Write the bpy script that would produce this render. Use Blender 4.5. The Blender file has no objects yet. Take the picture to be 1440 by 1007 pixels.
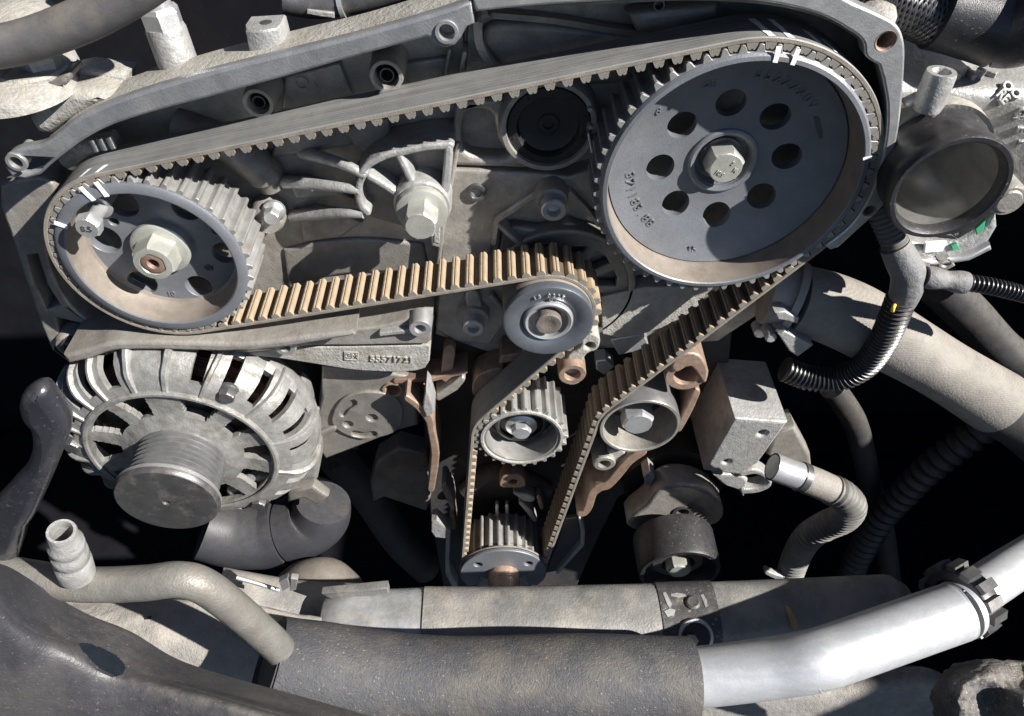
import bpy, math, random
from mathutils import Vector, Matrix, noise
random.seed(7)
R_ = math.radians
scene = bpy.context.scene
col = scene.collection
PI = math.pi

# ------------------------------------------------------------------ camera
W, H, FPX = 1440.0, 1007.0, 1055.0
YAW, PITCH = R_(1.34), R_(45)
CAM = Vector((-0.008, -0.34, 0.34))
cR = Vector((math.cos(YAW), -math.sin(YAW), 0))
cF = Vector((math.cos(PITCH)*math.sin(YAW), math.cos(PITCH)*math.cos(YAW), -math.sin(PITCH)))
cU = Vector((math.sin(PITCH)*math.sin(YAW), math.sin(PITCH)*math.cos(YAW), math.cos(PITCH)))
cd = bpy.data.cameras.new('camera'); cam = bpy.data.objects.new('camera', cd); col.objects.link(cam)
cd.sensor_width = 36.0; cd.lens = 36.0*FPX/W; cd.clip_start = 0.01; cd.clip_end = 60
cam.location = CAM; cam.rotation_euler = (R_(90)-PITCH, 0, -YAW)
scene.camera = cam

# ------------------------------------------------------------------ light
SUN = Vector((-0.71, 0.38, -0.59)).normalized()      # the way the light travels
wd = bpy.data.worlds.new('World'); scene.world = wd; wd.use_nodes = True
nt = wd.node_tree; bg = nt.nodes['Background']
sky = nt.nodes.new('ShaderNodeTexSky'); sky.sky_type = 'NISHITA'; sky.sun_disc = False
sky.sun_elevation = math.asin(-SUN.z); sky.sun_rotation = math.atan2(-SUN.x, -SUN.y)
sky.air_density = 0.5; sky.dust_density = 0.3; sky.altitude = 800
nt.links.new(sky.outputs[0], bg.inputs[0]); bg.inputs[1].default_value = 0.05
sd = bpy.data.lights.new('sun', 'SUN'); sd.energy = 5.0; sd.angle = R_(0.6); sd.color = (1, 0.965, 0.91)
sun = bpy.data.objects.new('sun', sd); col.objects.link(sun)
sun.rotation_euler = SUN.to_track_quat('-Z', 'Y').to_euler(); sun.location = (0.6, -0.6, 0.9)
vs = scene.view_settings; vs.view_transform = 'Standard'; vs.look = 'None'; vs.gamma = 1
vs.use_curve_mapping = False; vs.exposure = 1.2

# ------------------------------------------------------------------ measuring
def ray(x, y):
    return cF + cR*((x-W/2)/FPX) + cU*((H/2-y)/FPX)
def P(x, y, Y):
    """the point of the upright plane at depth Y that stands at photo position (x, y)"""
    d = ray(x, y); t = (Y-CAM.y)/d.y
    return CAM + d*t
def proj(p):
    q = p-CAM; z = q.dot(cF)
    return W/2+FPX*q.dot(cR)/z, H/2-FPX*q.dot(cU)/z
def mpp(x, y, Y):
    return (Y-CAM.y)/ray(x, y).y/FPX
def Yat(x, z, py):
    lo, hi = -0.25, 0.4
    for _ in range(50):
        m = (lo+hi)/2
        if proj(Vector((x, m, z)))[1] > py: lo = m
        else: hi = m
    return lo
def cat(pts, n=6, closed=False):
    """Catmull-Rom through points of any dimension"""
    pts = [Vector(p) for p in pts]; N = len(pts); out = []
    for i in range(N if closed else N-1):
        if closed: a, b, c, d = pts[i-1], pts[i], pts[(i+1) % N], pts[(i+2) % N]
        else: a, b, c, d = pts[max(i-1, 0)], pts[i], pts[i+1], pts[min(i+2, N-1)]
        for k in range(n):
            t = k/n
            out.append(0.5*((2*b)+(c-a)*t+(2*a-5*b+4*c-d)*t*t+(3*b-a-3*c+d)*t**3))
    if not closed: out.append(pts[-1])
    return out
def sm(pts, n=4): return [(p[0], p[1]) for p in cat([(a, b) for a, b in pts], n, True)]
def so(pts, n=5): return [(p[0], p[1]) for p in cat([(a, b) for a, b in pts], n)]

# ------------------------------------------------------------------ materials
MATS = {}
def mat(name, c, c2=None, rough=0.5, metal=0.0, dirt=None, da=0.0, ds=30, dust=0.0, grain=900, gb=0.15, big=0.0, bigs=120,
        spec=0.5, rv=0.12, wave=None, aniso=None, streak=None, coat=0, speck=0.0):
    m = bpy.data.materials.new(name); m.use_nodes = True; n = m.node_tree.nodes; L = m.node_tree.links
    b = n['Principled BSDF']; tc = n.new('ShaderNodeTexCoord'); src = tc.outputs['Object']
    def nz(scale, detail=4, rough_=0.55, vec=None):
        q = n.new('ShaderNodeTexNoise'); q.inputs['Scale'].default_value = scale; q.inputs['Detail'].default_value = detail
        q.inputs['Roughness'].default_value = rough_; L.new(vec or src, q.inputs['Vector']); return q.outputs['Fac']
    def ramp(f, a, b_):
        q = n.new('ShaderNodeMapRange'); q.inputs[1].default_value = a; q.inputs[2].default_value = b_; q.clamp = True
        L.new(f, q.inputs[0]); return q.outputs[0]
    def mix(f, a, b_):
        q = n.new('ShaderNodeMix'); q.data_type = 'RGBA'
        if isinstance(f, float): q.inputs[0].default_value = f
        else: L.new(f, q.inputs[0])
        for s, v in ((q.inputs[6], a), (q.inputs[7], b_)):
            if isinstance(v, tuple): s.default_value = (*v, 1)
            else: L.new(v, s)
        return q.outputs[2]
    def math_(op, a, b_):
        q = n.new('ShaderNodeMath'); q.operation = op; q.use_clamp = True
        for s, v in ((q.inputs[0], a), (q.inputs[1], b_)):
            if isinstance(v, (float, int)): s.default_value = v
            else: L.new(v, s)
        return q.outputs[0]
    c2 = c2 or tuple(v*0.72 for v in c)
    v = mix(ramp(nz(bigs*0.6, 6, 0.65), 0.35, 0.68), c, c2)
    fine = nz(grain, 3)
    v = mix(math_('MULTIPLY', ramp(fine, 0.42, 0.75), 0.35), v, tuple(x*0.55 for x in c))
    if streak:
        mp = n.new('ShaderNodeMapping'); mp.inputs['Scale'].default_value = streak[0]; L.new(src, mp.inputs[0])
        v = mix(math_('MULTIPLY', ramp(nz(1, 3, 0.6, mp.outputs[0]), 0.4, 0.66), streak[2]), v, streak[1])
    fac = None
    if dirt and da > 0:
        fac = math_('MULTIPLY', ramp(nz(ds, 8, 0.68), 0.62-0.3*da, 0.78-0.22*da), min(1.0, 0.45+da*0.5))
        v = mix(fac, v, dirt)
    if dust > 0:
        g = n.new('ShaderNodeNewGeometry'); sx = n.new('ShaderNodeSeparateXYZ'); L.new(g.outputs['Normal'], sx.inputs[0])
        up = ramp(sx.outputs['Z'], 0.25, 0.9)
        f2 = math_('MULTIPLY', math_('MULTIPLY', up, ramp(nz(170, 7, 0.7), 0.3, 0.6)), dust)
        v = mix(f2, v, (0.36, 0.315, 0.25))
        fac = f2 if fac is None else math_('MAXIMUM', fac, f2)
    if speck > 0:
        f3 = math_('MULTIPLY', ramp(nz(650, 2, 0.5), 0.66, 0.72), speck)
        v = mix(f3, v, (0.55, 0.5, 0.42))
    L.new(v, b.inputs['Base Color'])
    b.inputs['Metallic'].default_value = metal
    if fac is not None and metal > 0:
        inv = math_('SUBTRACT', 1.0, fac); L.new(math_('MULTIPLY', inv, metal), b.inputs['Metallic'])
    rr = n.new('ShaderNodeMapRange'); rr.inputs[3].default_value = max(0.05, rough-rv); rr.inputs[4].default_value = min(1, rough+rv)
    L.new(nz(200, 5), rr.inputs[0])
    if fac is not None: L.new(math_('MAXIMUM', rr.outputs[0], math_('MULTIPLY', fac, 0.9)), b.inputs['Roughness'])
    else: L.new(rr.outputs[0], b.inputs['Roughness'])
    b.inputs['Specular IOR Level'].default_value = spec
    if coat: b.inputs['Coat Weight'].default_value = coat; b.inputs['Coat Roughness'].default_value = 0.25
    hgt = fine
    bp = n.new('ShaderNodeBump'); bp.inputs['Strength'].default_value = gb; bp.inputs['Distance'].default_value = 0.0006
    L.new(hgt, bp.inputs['Height']); last = bp.outputs[0]
    if big > 0:
        b2 = n.new('ShaderNodeBump'); b2.inputs['Strength'].default_value = big; b2.inputs['Distance'].default_value = 0.002
        L.new(nz(bigs, 5), b2.inputs['Height']); L.new(last, b2.inputs['Normal']); last = b2.outputs[0]
    if wave:
        w = n.new('ShaderNodeTexWave'); w.inputs['Scale'].default_value = wave[1]; w.inputs['Distortion'].default_value = wave[2]
        w.bands_direction = wave[0]; w.inputs['Detail'].default_value = 1; L.new(src, w.inputs['Vector'])
        b3 = n.new('ShaderNodeBump'); b3.inputs['Strength'].default_value = wave[3]; b3.inputs['Distance'].default_value = 0.0012
        L.new(w.outputs['Fac'], b3.inputs['Height']); L.new(last, b3.inputs['Normal']); last = b3.outputs[0]
    L.new(last, b.inputs['Normal'])
    MATS[name] = m
    return m
BROWN = (0.15, 0.115, 0.08); SAND = (0.34, 0.29, 0.22)
mat('cast', (0.37, 0.35, 0.322), (0.255, 0.238, 0.215), 0.46, 0.45, (0.125, 0.103, 0.083), 0.42, 34, 0.2, 800, 0.45, 0.25, 160, speck=0.04)
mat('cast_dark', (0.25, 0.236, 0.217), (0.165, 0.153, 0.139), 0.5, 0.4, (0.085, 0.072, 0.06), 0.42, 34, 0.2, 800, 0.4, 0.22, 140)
mat('cast_dusty', (0.36, 0.352, 0.33), (0.26, 0.25, 0.225), 0.7, 0.15, (0.17, 0.15, 0.122), 0.45, 45, 0.35, 700, 0.9, 0.4, 260, speck=0.12)
mat('cast_bright', (0.42, 0.42, 0.412), (0.30, 0.296, 0.287), 0.46, 0.4, (0.15, 0.136, 0.118), 0.4, 55, 0.1, 800, 0.6, 0.35, 220)
mat('alternator_cast', (0.34, 0.337, 0.325), (0.23, 0.227, 0.216), 0.48, 0.45, (0.09, 0.08, 0.07), 0.5, 60, 0.1, 900, 0.45, 0.3, 200)
mat('machined', (0.58, 0.585, 0.59), (0.46, 0.46, 0.46), 0.38, 0.75, (0.25, 0.21, 0.17), 0.22, 45, 0.1, 1200, 0.2)
mat('machined_lip', (0.36, 0.37, 0.39), (0.24, 0.245, 0.26), 0.42, 0.6, (0.17, 0.15, 0.125), 0.4, 60, 0.15, 900, 0.3)
mat('sintered', (0.195, 0.206, 0.228), (0.150, 0.158, 0.175), 0.46, 0.35, (0.13, 0.115, 0.10), 0.3, 45, 0.0, 900, 0.25, 0.08, 70, spec=0.5)
mat('sintered_teeth', (0.38, 0.375, 0.365), (0.24, 0.235, 0.225), 0.38, 0.45, (0.13, 0.105, 0.08), 0.4, 80, 0.0, 1500, 0.2)
mat('pulley_steel', (0.15, 0.165, 0.19), (0.11, 0.12, 0.14), 0.38, 0.5, (0.14, 0.12, 0.1), 0.2, 60, 0, 1200, 0.15)
mat('roller_steel', (0.26, 0.26, 0.265), (0.17, 0.17, 0.175), 0.35, 0.6, (0.12, 0.10, 0.085), 0.35, 60, 0, 1200, 0.2)
mat('rim_inner', (0.255, 0.218, 0.183), (0.185, 0.16, 0.138), 0.65, 0.25, (0.12, 0.095, 0.075), 0.45, 60, 0, 1200, 0.3)
mat('zinc', (0.52, 0.525, 0.48), (0.40, 0.40, 0.355), 0.36, 0.5, (0.26, 0.225, 0.17), 0.25, 90, 0, 1200, 0.2)
mat('steel', (0.56, 0.57, 0.58), (0.42, 0.425, 0.43), 0.32, 0.6, (0.20, 0.17, 0.135), 0.25, 80, 0, 1200, 0.15)
mat('steel_dark', (0.15, 0.15, 0.155), (0.10, 0.10, 0.105), 0.42, 0.7, (0.16, 0.125, 0.09), 0.3, 70, 0.1, 1200, 0.2)
mat('rust', (0.30, 0.205, 0.16), (0.21, 0.135, 0.10), 0.6, 0.35, (0.12, 0.07, 0.045), 0.3, 70, 0, 1300, 0.4, 0.2, 250)
mat('copper_edge', (0.42, 0.30, 0.23), (0.28, 0.195, 0.145), 0.5, 0.5, (0.10, 0.07, 0.05), 0.4, 70, 0, 900, 0.3, 0.2, 250)
mat('winding', (0.17, 0.085, 0.068), (0.07, 0.035, 0.028), 0.45, 0.3, (0.07, 0.04, 0.03), 0.3, 90, 0, 1300, 0.4, wave=('Y', 160, 1, 0.6))
mat('belt_back', (0.160, 0.160, 0.158), (0.105, 0.105, 0.104), 0.46, 0, (0.23, 0.225, 0.212), 0.35, 30, 0, 1500, 0.3,
    streak=((6, 900, 6), (0.26, 0.256, 0.245), 0.65))
mat('belt_cord', (0.25, 0.22, 0.18), (0.16, 0.14, 0.115), 0.8, 0, (0.09, 0.075, 0.06), 0.4, 90, 0, 1800, 0.5)
mat('belt_tooth', (0.36, 0.28, 0.19), (0.23, 0.17, 0.112), 0.75, 0, (0.12, 0.088, 0.058), 0.4, 110, 0, 1800, 0.4)
mat('belt_valley', (0.11, 0.085, 0.062), (0.07, 0.055, 0.04), 0.8, 0, (0.16, 0.12, 0.08), 0.3, 110, 0, 1800, 0.4)
mat('belt_side', (0.19, 0.175, 0.155), (0.13, 0.12, 0.105), 0.75, 0, (0.30, 0.24, 0.17), 0.3, 120, 0, 1800, 0.4)
mat('rubber', (0.022, 0.0225, 0.027), (0.015, 0.015, 0.019), 0.42, 0, (0.08, 0.075, 0.07), 0.2, 45, 0.06, 1500, 0.3, speck=0.2)
mat('rubber_grey', (0.115, 0.11, 0.112), (0.075, 0.072, 0.075), 0.6, 0, (0.19, 0.165, 0.135), 0.35, 35, 0.2, 1500, 0.3)
mat('black_plastic', (0.040, 0.041, 0.048), (0.03, 0.03, 0.036), 0.45, 0, (0.075, 0.07, 0.066), 0.2, 30, 0.06, 1300, 0.2, speck=0.06)
mat('black_cap', (0.016, 0.016, 0.018), (0.011, 0.011, 0.012), 0.5, 0, (0.06, 0.05, 0.04), 0.12, 50, 0, 1300, 0.2)
mat('shroud', (0.036, 0.036, 0.043), (0.026, 0.026, 0.031), 0.48, 0, (0.085, 0.081, 0.076), 0.42, 12, 0.15, 900, 0.45, 0.1, 260, speck=0.12)
mat('black_paint', (0.030, 0.031, 0.040), (0.022, 0.023, 0.030), 0.3, 0.1, (0.11, 0.10, 0.09), 0.22, 90, 0.05, 1000, 0.2, 0.2, 70, speck=0.12, coat=0.7)
mat('conduit', (0.022, 0.023, 0.028), (0.016, 0.016, 0.02), 0.33, 0, (0.08, 0.075, 0.07), 0.15, 60, 0.1, 1500, 0.15)
mat('conduit_dusty', (0.13, 0.127, 0.124), (0.085, 0.083, 0.08), 0.6, 0, (0.21, 0.195, 0.175), 0.35, 80, 0.2, 1500, 0.3)
mat('tape', (0.17, 0.17, 0.178), (0.12, 0.12, 0.126), 0.6, 0, (0.27, 0.25, 0.225), 0.3, 70, 0.2, 1600, 0.6, 0.5, 260)
mat('hose_dusty', (0.225, 0.208, 0.188), (0.16, 0.147, 0.132), 0.72, 0, (0.29, 0.265, 0.228), 0.4, 25, 0.25, 700, 0.6, wave=('Z', 260, 0.5, 0.10))
mat('plastic_grey', (0.30, 0.295, 0.27), (0.24, 0.23, 0.21), 0.55, 0, SAND, 0.3, 50, 0.2, 1400, 0.3)
mat('aluminium', (0.54, 0.55, 0.57), (0.45, 0.458, 0.475), 0.48, 0.4, (0.30, 0.288, 0.27), 0.2, 60, 0.0, 900, 0.12, streak=((20, 260, 260), (0.40, 0.41, 0.425), 0.55), speck=0.05)
mat('pipe_dirty', (0.25, 0.242, 0.225), (0.17, 0.162, 0.146), 0.48, 0.4, (0.11, 0.096, 0.077), 0.5, 40, 0.15, 900, 0.5, 0.2, 120, speck=0.08)
mat('foam', (0.056, 0.056, 0.061), (0.042, 0.042, 0.046), 0.68, 0, (0.125, 0.11, 0.09), 0.5, 22, 0.0, 1000, 0.8, 0.25, 420, speck=0.22)
mat('beam', (0.25, 0.246, 0.24), (0.12, 0.119, 0.118), 0.55, 0.3, (0.33, 0.295, 0.245), 0.45, 30, 0.1, 700, 0.6, 0.3, 60, speck=0.12)
mat('beam_scraped', (0.60, 0.61, 0.62), (0.24, 0.24, 0.24), 0.42, 0.55, (0.30, 0.27, 0.22), 0.35, 60, 0.1, 1200, 0.3, 0.3, 60)
mat('bracket_black', (0.055, 0.056, 0.06), (0.035, 0.035, 0.04), 0.5, 0.2, (0.24, 0.22, 0.2), 0.3, 60, 0.1, 1200, 0.4, 0.2, 150, speck=0.6)
mat('tray', (0.24, 0.228, 0.215), (0.17, 0.16, 0.15), 0.85, 0, (0.30, 0.27, 0.23), 0.4, 40, 0.3, 1000, 0.9, 0.5, 200, speck=0.3)
mat('felt', (0.10, 0.098, 0.098), (0.06, 0.058, 0.06), 0.95, 0, (0.22, 0.20, 0.17), 0.45, 60, 0.3, 700, 1.0, 0.9, 380, speck=0.7)
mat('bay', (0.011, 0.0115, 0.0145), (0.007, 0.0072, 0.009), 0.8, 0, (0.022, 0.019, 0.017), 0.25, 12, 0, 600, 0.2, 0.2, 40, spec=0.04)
mat('dim', (0.014, 0.0145, 0.018), (0.009, 0.009, 0.012), 0.5, 0, (0.035, 0.03, 0.026), 0.35, 25, 0.1, 700, 0.4, 0.3, 60)  # shade put into the colour: near-black so the hose looks dim
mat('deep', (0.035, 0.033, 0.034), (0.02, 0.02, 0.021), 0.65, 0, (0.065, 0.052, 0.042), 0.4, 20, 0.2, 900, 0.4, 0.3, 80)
mat('paint', (0.80, 0.83, 0.84), (0.70, 0.74, 0.76), 0.6, 0, None, 0, 40, 0, 2000, 0.4)
mat('print', (0.62, 0.63, 0.66), (0.5, 0.5, 0.53), 0.7, 0, None, 0, 40, 0, 2000, 0.1)
mat('bore', (0.93, 0.91, 0.87), (0.86, 0.84, 0.79), 0.2, 0.88, None, 0, 50, 0, 300, 0.02, bigs=20, rv=0.05, streak=((80, 3, 80), (0.55, 0.52, 0.46), 0.4))  # axial streaks in the colour imitate reflections on the polished wall
mat('braid', (0.05, 0.05, 0.056), (0.03, 0.03, 0.034), 0.35, 0, (0.10, 0.1, 0.1), 0.2, 60, 0, 1500, 0.2)
mat('green', (0.05, 0.32, 0.18), (0.05, 0.25, 0.14), 0.6)
mat('yellow', (0.7, 0.5, 0.06), (0.6, 0.42, 0.05), 0.5)
mat('leaf', (0.42, 0.31, 0.13), (0.30, 0.21, 0.09), 0.8)
mat('brown_rubber', (0.13, 0.112, 0.097), (0.085, 0.073, 0.063), 0.7, 0, (0.06, 0.048, 0.04), 0.35, 45, 0.1, 900, 0.5, 0.2, 120)

# ------------------------------------------------------------------ objects
def finish(me, mats, angle=38):
    for m in (mats if isinstance(mats, (list, tuple)) else [mats]): me.materials.append(MATS[m])
    if len(me.polygons):
        me.polygons.foreach_set('use_smooth', [True]*len(me.polygons))
        me.set_sharp_from_angle(angle=R_(angle))
def link(name, me, parent=None):
    o = bpy.data.objects.new(name, me); col.objects.link(o)
    if parent:
        o.parent = parent; o.matrix_parent_inverse = WM[parent].inverted()
    WM[o] = Matrix.Identity(4)
    return o
WM = {}
def tag(o, label, cat_, group=None):
    o['label'] = label; o['category'] = cat_
    if group: o['group'] = group
    return o
def thing(name, label, cat_, loc, group=None):
    o = bpy.data.objects.new(name, None); col.objects.link(o); o.location = loc; o.empty_display_size = 0.01
    WM[o] = Matrix.Translation(Vector(loc))
    return tag(o, label, cat_, group)

class MB:
    def __init__(s): s.v = []; s.f = []; s.m = []
    def add(s, vs, fs, mi=0):
        b = len(s.v); s.v += [tuple(q) for q in vs]; s.f += [tuple(i+b for i in f) for f in fs]; s.m += [mi]*len(fs)
    def lathe(s, prof, n=48, M=None, cap0=True, cap1=True, mi=0, a0=0.0):
        """profile of (radius, depth) pairs about the engine's fore-and-aft axis (or M's Y axis)"""
        M = M or Matrix.Identity(4); vs = []; fs = []
        for r, y in prof:
            for k in range(n):
                a = a0+2*PI*k/n; vs.append(M @ Vector((r*math.cos(a), y, r*math.sin(a))))
        for i in range(len(prof)-1):
            for k in range(n):
                fs.append((i*n+k, i*n+(k+1) % n, (i+1)*n+(k+1) % n, (i+1)*n+k))
        if cap0 and prof[0][0] > 1e-6: fs.append(tuple(range(n))[::-1])
        if cap1 and prof[-1][0] > 1e-6: fs.append(tuple((len(prof)-1)*n+k for k in range(n)))
        s.add(vs, fs, mi)
    def tube(s, pts, r, n=20, caps=True, mi=0, flat=1.0, sq=2.0):
        """r: number or function of arc length fraction and metres"""
        pts = [Vector(p) for p in pts]; N = len(pts); vs = []; fs = []
        up = None; dist = 0; tot = sum((pts[i+1]-pts[i]).length for i in range(N-1))
        for i, p in enumerate(pts):
            t = (pts[min(i+1, N-1)]-pts[max(i-1, 0)]).normalized()
            if up is None:
                up = Vector((0, 0, 1)) if abs(t.z) < 0.9 else Vector((0, 1, 0))
            sd_ = t.cross(up).normalized(); up = sd_.cross(t).normalized()
            if i: dist += (p-pts[i-1]).length
            rr = r(dist/tot, dist) if callable(r) else r
            for k in range(n):
                a = 2*PI*k/n; q = 1.0 if sq == 2 else (abs(math.cos(a))**sq+abs(math.sin(a))**sq)**(-1/sq)
                vs.append(p+sd_*(rr*q*math.cos(a))+up*(rr*q*flat*math.sin(a)))
        for i in range(N-1):
            for k in range(n):
                fs.append((i*n+k, i*n+(k+1) % n, (i+1)*n+(k+1) % n, (i+1)*n+k))
        if caps: fs.append(tuple(range(n))[::-1]); fs.append(tuple((N-1)*n+k for k in range(n)))
        s.add(vs, fs, mi)
    def box(s, c, d, M=None, mi=0):
        M = M or Matrix.Identity(4); c = Vector(c)
        vs = [M @ (c+Vector((sx*d[0]/2, sy*d[1]/2, sz*d[2]/2))) for sx in (-1, 1) for sy in (-1, 1) for sz in (-1, 1)]
        s.add(vs, [(0, 1, 3, 2), (4, 6, 7, 5), (0, 4, 5, 1), (2, 3, 7, 6), (0, 2, 6, 4), (1, 5, 7, 3)], mi)
    def obj(s, name, mats, parent=None, angle=38):
        me = bpy.data.meshes.new(name); me.from_pydata(s.v, [], s.f); me.validate()
        import bmesh
        bm = bmesh.new(); bm.from_mesh(me); bmesh.ops.recalc_face_normals(bm, faces=bm.faces); bm.to_mesh(me); bm.free()
        if any(s.m) and len(me.polygons) == len(s.m): me.polygons.foreach_set('material_index', s.m)
        finish(me, mats, angle)
        return link(name, me, parent)

def curve_mesh(polys, depth, bevel, res=2):
    """polys: outlines in 2D (first the outside, then holes) -> mesh in (x, y=depth, z)"""
    cu = bpy.data.curves.new('c', 'CURVE'); cu.dimensions = '2D'; cu.fill_mode = 'BOTH'
    bevel = min(bevel, depth*0.45)
    cu.extrude = max(depth/2-bevel, 1e-5); cu.bevel_depth = bevel; cu.bevel_resolution = res; cu.offset = -bevel
    for pl in polys:
        sp = cu.splines.new('POLY'); sp.points.add(len(pl)-1); sp.use_cyclic_u = True
        for q, p in zip(sp.points, pl): q.co = (p[0], p[1], 0, 1)
    ob = bpy.data.objects.new('c', cu)
    me = bpy.data.meshes.new_from_object(ob); bpy.data.objects.remove(ob); bpy.data.curves.remove(cu)
    me.transform(Matrix(((1, 0, 0, 0), (0, 0, -1, 0), (0, 1, 0, 0), (0, 0, 0, 1))))
    return me
def orient(pl, ccw=True):
    a = sum(pl[i-1][0]*pl[i][1]-pl[i][0]*pl[i-1][1] for i in range(len(pl)))
    return pl if (a > 0) == ccw else pl[::-1]
def circ(x, z, r, n=32): return [(x+r*math.cos(2*PI*k/n), z+r*math.sin(2*PI*k/n)) for k in range(n)]
def wplate(name, out, holes, y0, depth, m, parent=None, bevel=0.001, angle=38):
    """plate from outlines in metres; front face at depth y0"""
    me = curve_mesh([orient(out)]+[orient(h, False) for h in holes], depth, bevel)
    me.transform(Matrix.Translation((0, y0+depth/2, 0)))
    me.name = name; finish(me, m, angle)
    return link(name, me, parent)
def toplane(pts, Y): return [(P(x, y, Y).x, P(x, y, Y).z) for x, y in pts]
def pc(x, y, r, Y, n=32):
    """round outline: centre by photo position, radius in photo pixels"""
    q = P(x, y, Y); return circ(q.x, q.z, r*mpp(x, y, Y), n)
def plate(name, pts, Y, depth, m, parent=None, holes=(), bevel=0.001, angle=38):
    hs = [pc(*h, Y) if isinstance(h, tuple) and len(h) == 3 and not isinstance(h[0], tuple) else toplane(h, Y) for h in holes]
    return wplate(name, toplane(pts, Y), hs, Y, depth, m, parent, bevel, angle)
def stroke(pts, w):
    """outline of a bar with rounded ends that follows pts; w width or widths"""
    pts = [Vector(p) for p in pts]; n = len(pts); ws = w if isinstance(w, (list, tuple)) else [w]*n
    Lf, Rt = [], []
    for i, p in enumerate(pts):
        t = (pts[min(i+1, n-1)]-pts[max(i-1, 0)]).normalized(); nn = Vector((-t.y, t.x))
        Lf.append(p+nn*ws[i]/2); Rt.append(p-nn*ws[i]/2)
    def capp(p, t, w_):
        a = math.atan2(t.y, t.x); return [p+Vector((math.cos(a+d), math.sin(a+d)))*w_/2 for d in (PI/4, 0, -PI/4)]
    e = capp(pts[-1], (pts[-1]-pts[-2]), ws[-1]); b = capp(pts[0], (pts[0]-pts[1]), ws[0])
    return [(q.x, q.y) for q in Lf+e+Rt[::-1]+b]
def bar(name, pts, w, Y, depth, m, parent=None, bevel=0.001, smooth=0):
    if smooth:
        if isinstance(w, (list, tuple)):
            q = cat([(a, c, d) for (a, c), d in zip(pts, w)], smooth); pts = [(v[0], v[1]) for v in q]; w = [v[2] for v in q]
        else: pts = so(pts, smooth)
    return plate(name, stroke(pts, w), Y, depth, m, parent, (), bevel)
def at(x, z, Y): return Matrix.Translation((x, Y, z))
def px_at(x, y, Y): return Matrix.Translation(P(x, y, Y))

def disc(name, x, y, Y, prof, m, parent, n=48, pix=True):
    """turned part, axis fore-and-aft; profile radii in px when pix"""
    k = mpp(x, y, Y) if pix else 1
    b = MB(); b.lathe([(r*k, d) for r, d in prof], n, px_at(x, y, Y), cap0=False); return b.obj(name, m, parent)
def hexbolt(parent, x, y, Y, r, h, m='steel', flange=1.45, name='bolt', rot=0.3, M=None, dome=True):
    """bolt whose front centre stands at photo (x, y); r across corners/2 in m, h head height"""
    M = M or px_at(x, y, Y); b = MB(); c = 0.12*r
    b.lathe([(r*0.86, 0), (r-c*0.4, c), (r, c*1.8), (r, h)], 6, M, a0=rot)
    b.lathe([(0, -0.0001), (r*0.80, -0.0001), (r*0.845, 0.0004)], 32, M, cap1=False)
    if flange: b.lathe([(r*0.9, h*0.72), (r*flange*0.96, h*0.9), (r*flange, h*0.95), (r*flange, h*1.25)], 36, M)
    return b.obj(name, m, parent, 30)
def socket(parent, x, y, Y, r, h, m='machined', name='socket_bolt', depth=0.6):
    M = px_at(x, y, Y); b = MB()
    b.lathe([(r*0.9, 0), (r, r*0.12), (r, h)], 40, M, cap0=False)
    b.lathe([(r*0.9, 0), (r*0.56, 0)], 40, M, False, False)
    b.lathe([(r*0.56, 0), (r*0.5, r*0.1), (r*0.5, h*depth), (0, h*depth+0.0004)], 40, M, False, False)
    return b.obj(name, m, parent)
def text(name, s, size, M, m, parent, ext=0.0003):
    cu = bpy.data.curves.new('t', 'FONT'); cu.body = s; cu.size = size; cu.extrude = ext; cu.align_x = 'CENTER'; cu.align_y = 'CENTER'
    cu.bevel_depth = ext*0.3
    ob = bpy.data.objects.new('t', cu); me = bpy.data.meshes.new_from_object(ob)
    bpy.data.objects.remove(ob); bpy.data.curves.remove(cu)
    me.transform(M @ Matrix(((1, 0, 0, 0), (0, 0, -1, 0), (0, 1, 0, 0), (0, 0, 0, 1)))); me.name = name
    finish(me, m, 30); return link(name, me, parent)
def arctext(name, s, size, cx, cz, r, a0, da, Y, m, parent, flip=False):
    ms = []
    for i, ch in enumerate(s):
        if ch == ' ': continue
        a = a0+da*i
        rot = (a-PI/2) if not flip else (a+PI/2)
        cu = bpy.data.curves.new('t', 'FONT'); cu.body = ch; cu.size = size; cu.extrude = 0.0006; cu.bevel_depth = 0.0001; cu.align_x = 'CENTER'; cu.align_y = 'CENTER'
        ob = bpy.data.objects.new('t', cu); me = bpy.data.meshes.new_from_object(ob); bpy.data.objects.remove(ob); bpy.data.curves.remove(cu)
        me.transform(Matrix.Translation((cx+r*math.cos(a), Y, cz+r*math.sin(a))) @ Matrix.Rotation(-rot, 4, 'Y') @ Matrix(((1, 0, 0, 0), (0, 0, -1, 0), (0, 1, 0, 0), (0, 0, 0, 1))))
        ms.append(me)
    b = MB()
    for me in ms: b.add([v.co for v in me.vertices], [tuple(p.vertices) for p in me.polygons])
    return b.obj(name, m, parent, 30)
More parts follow.
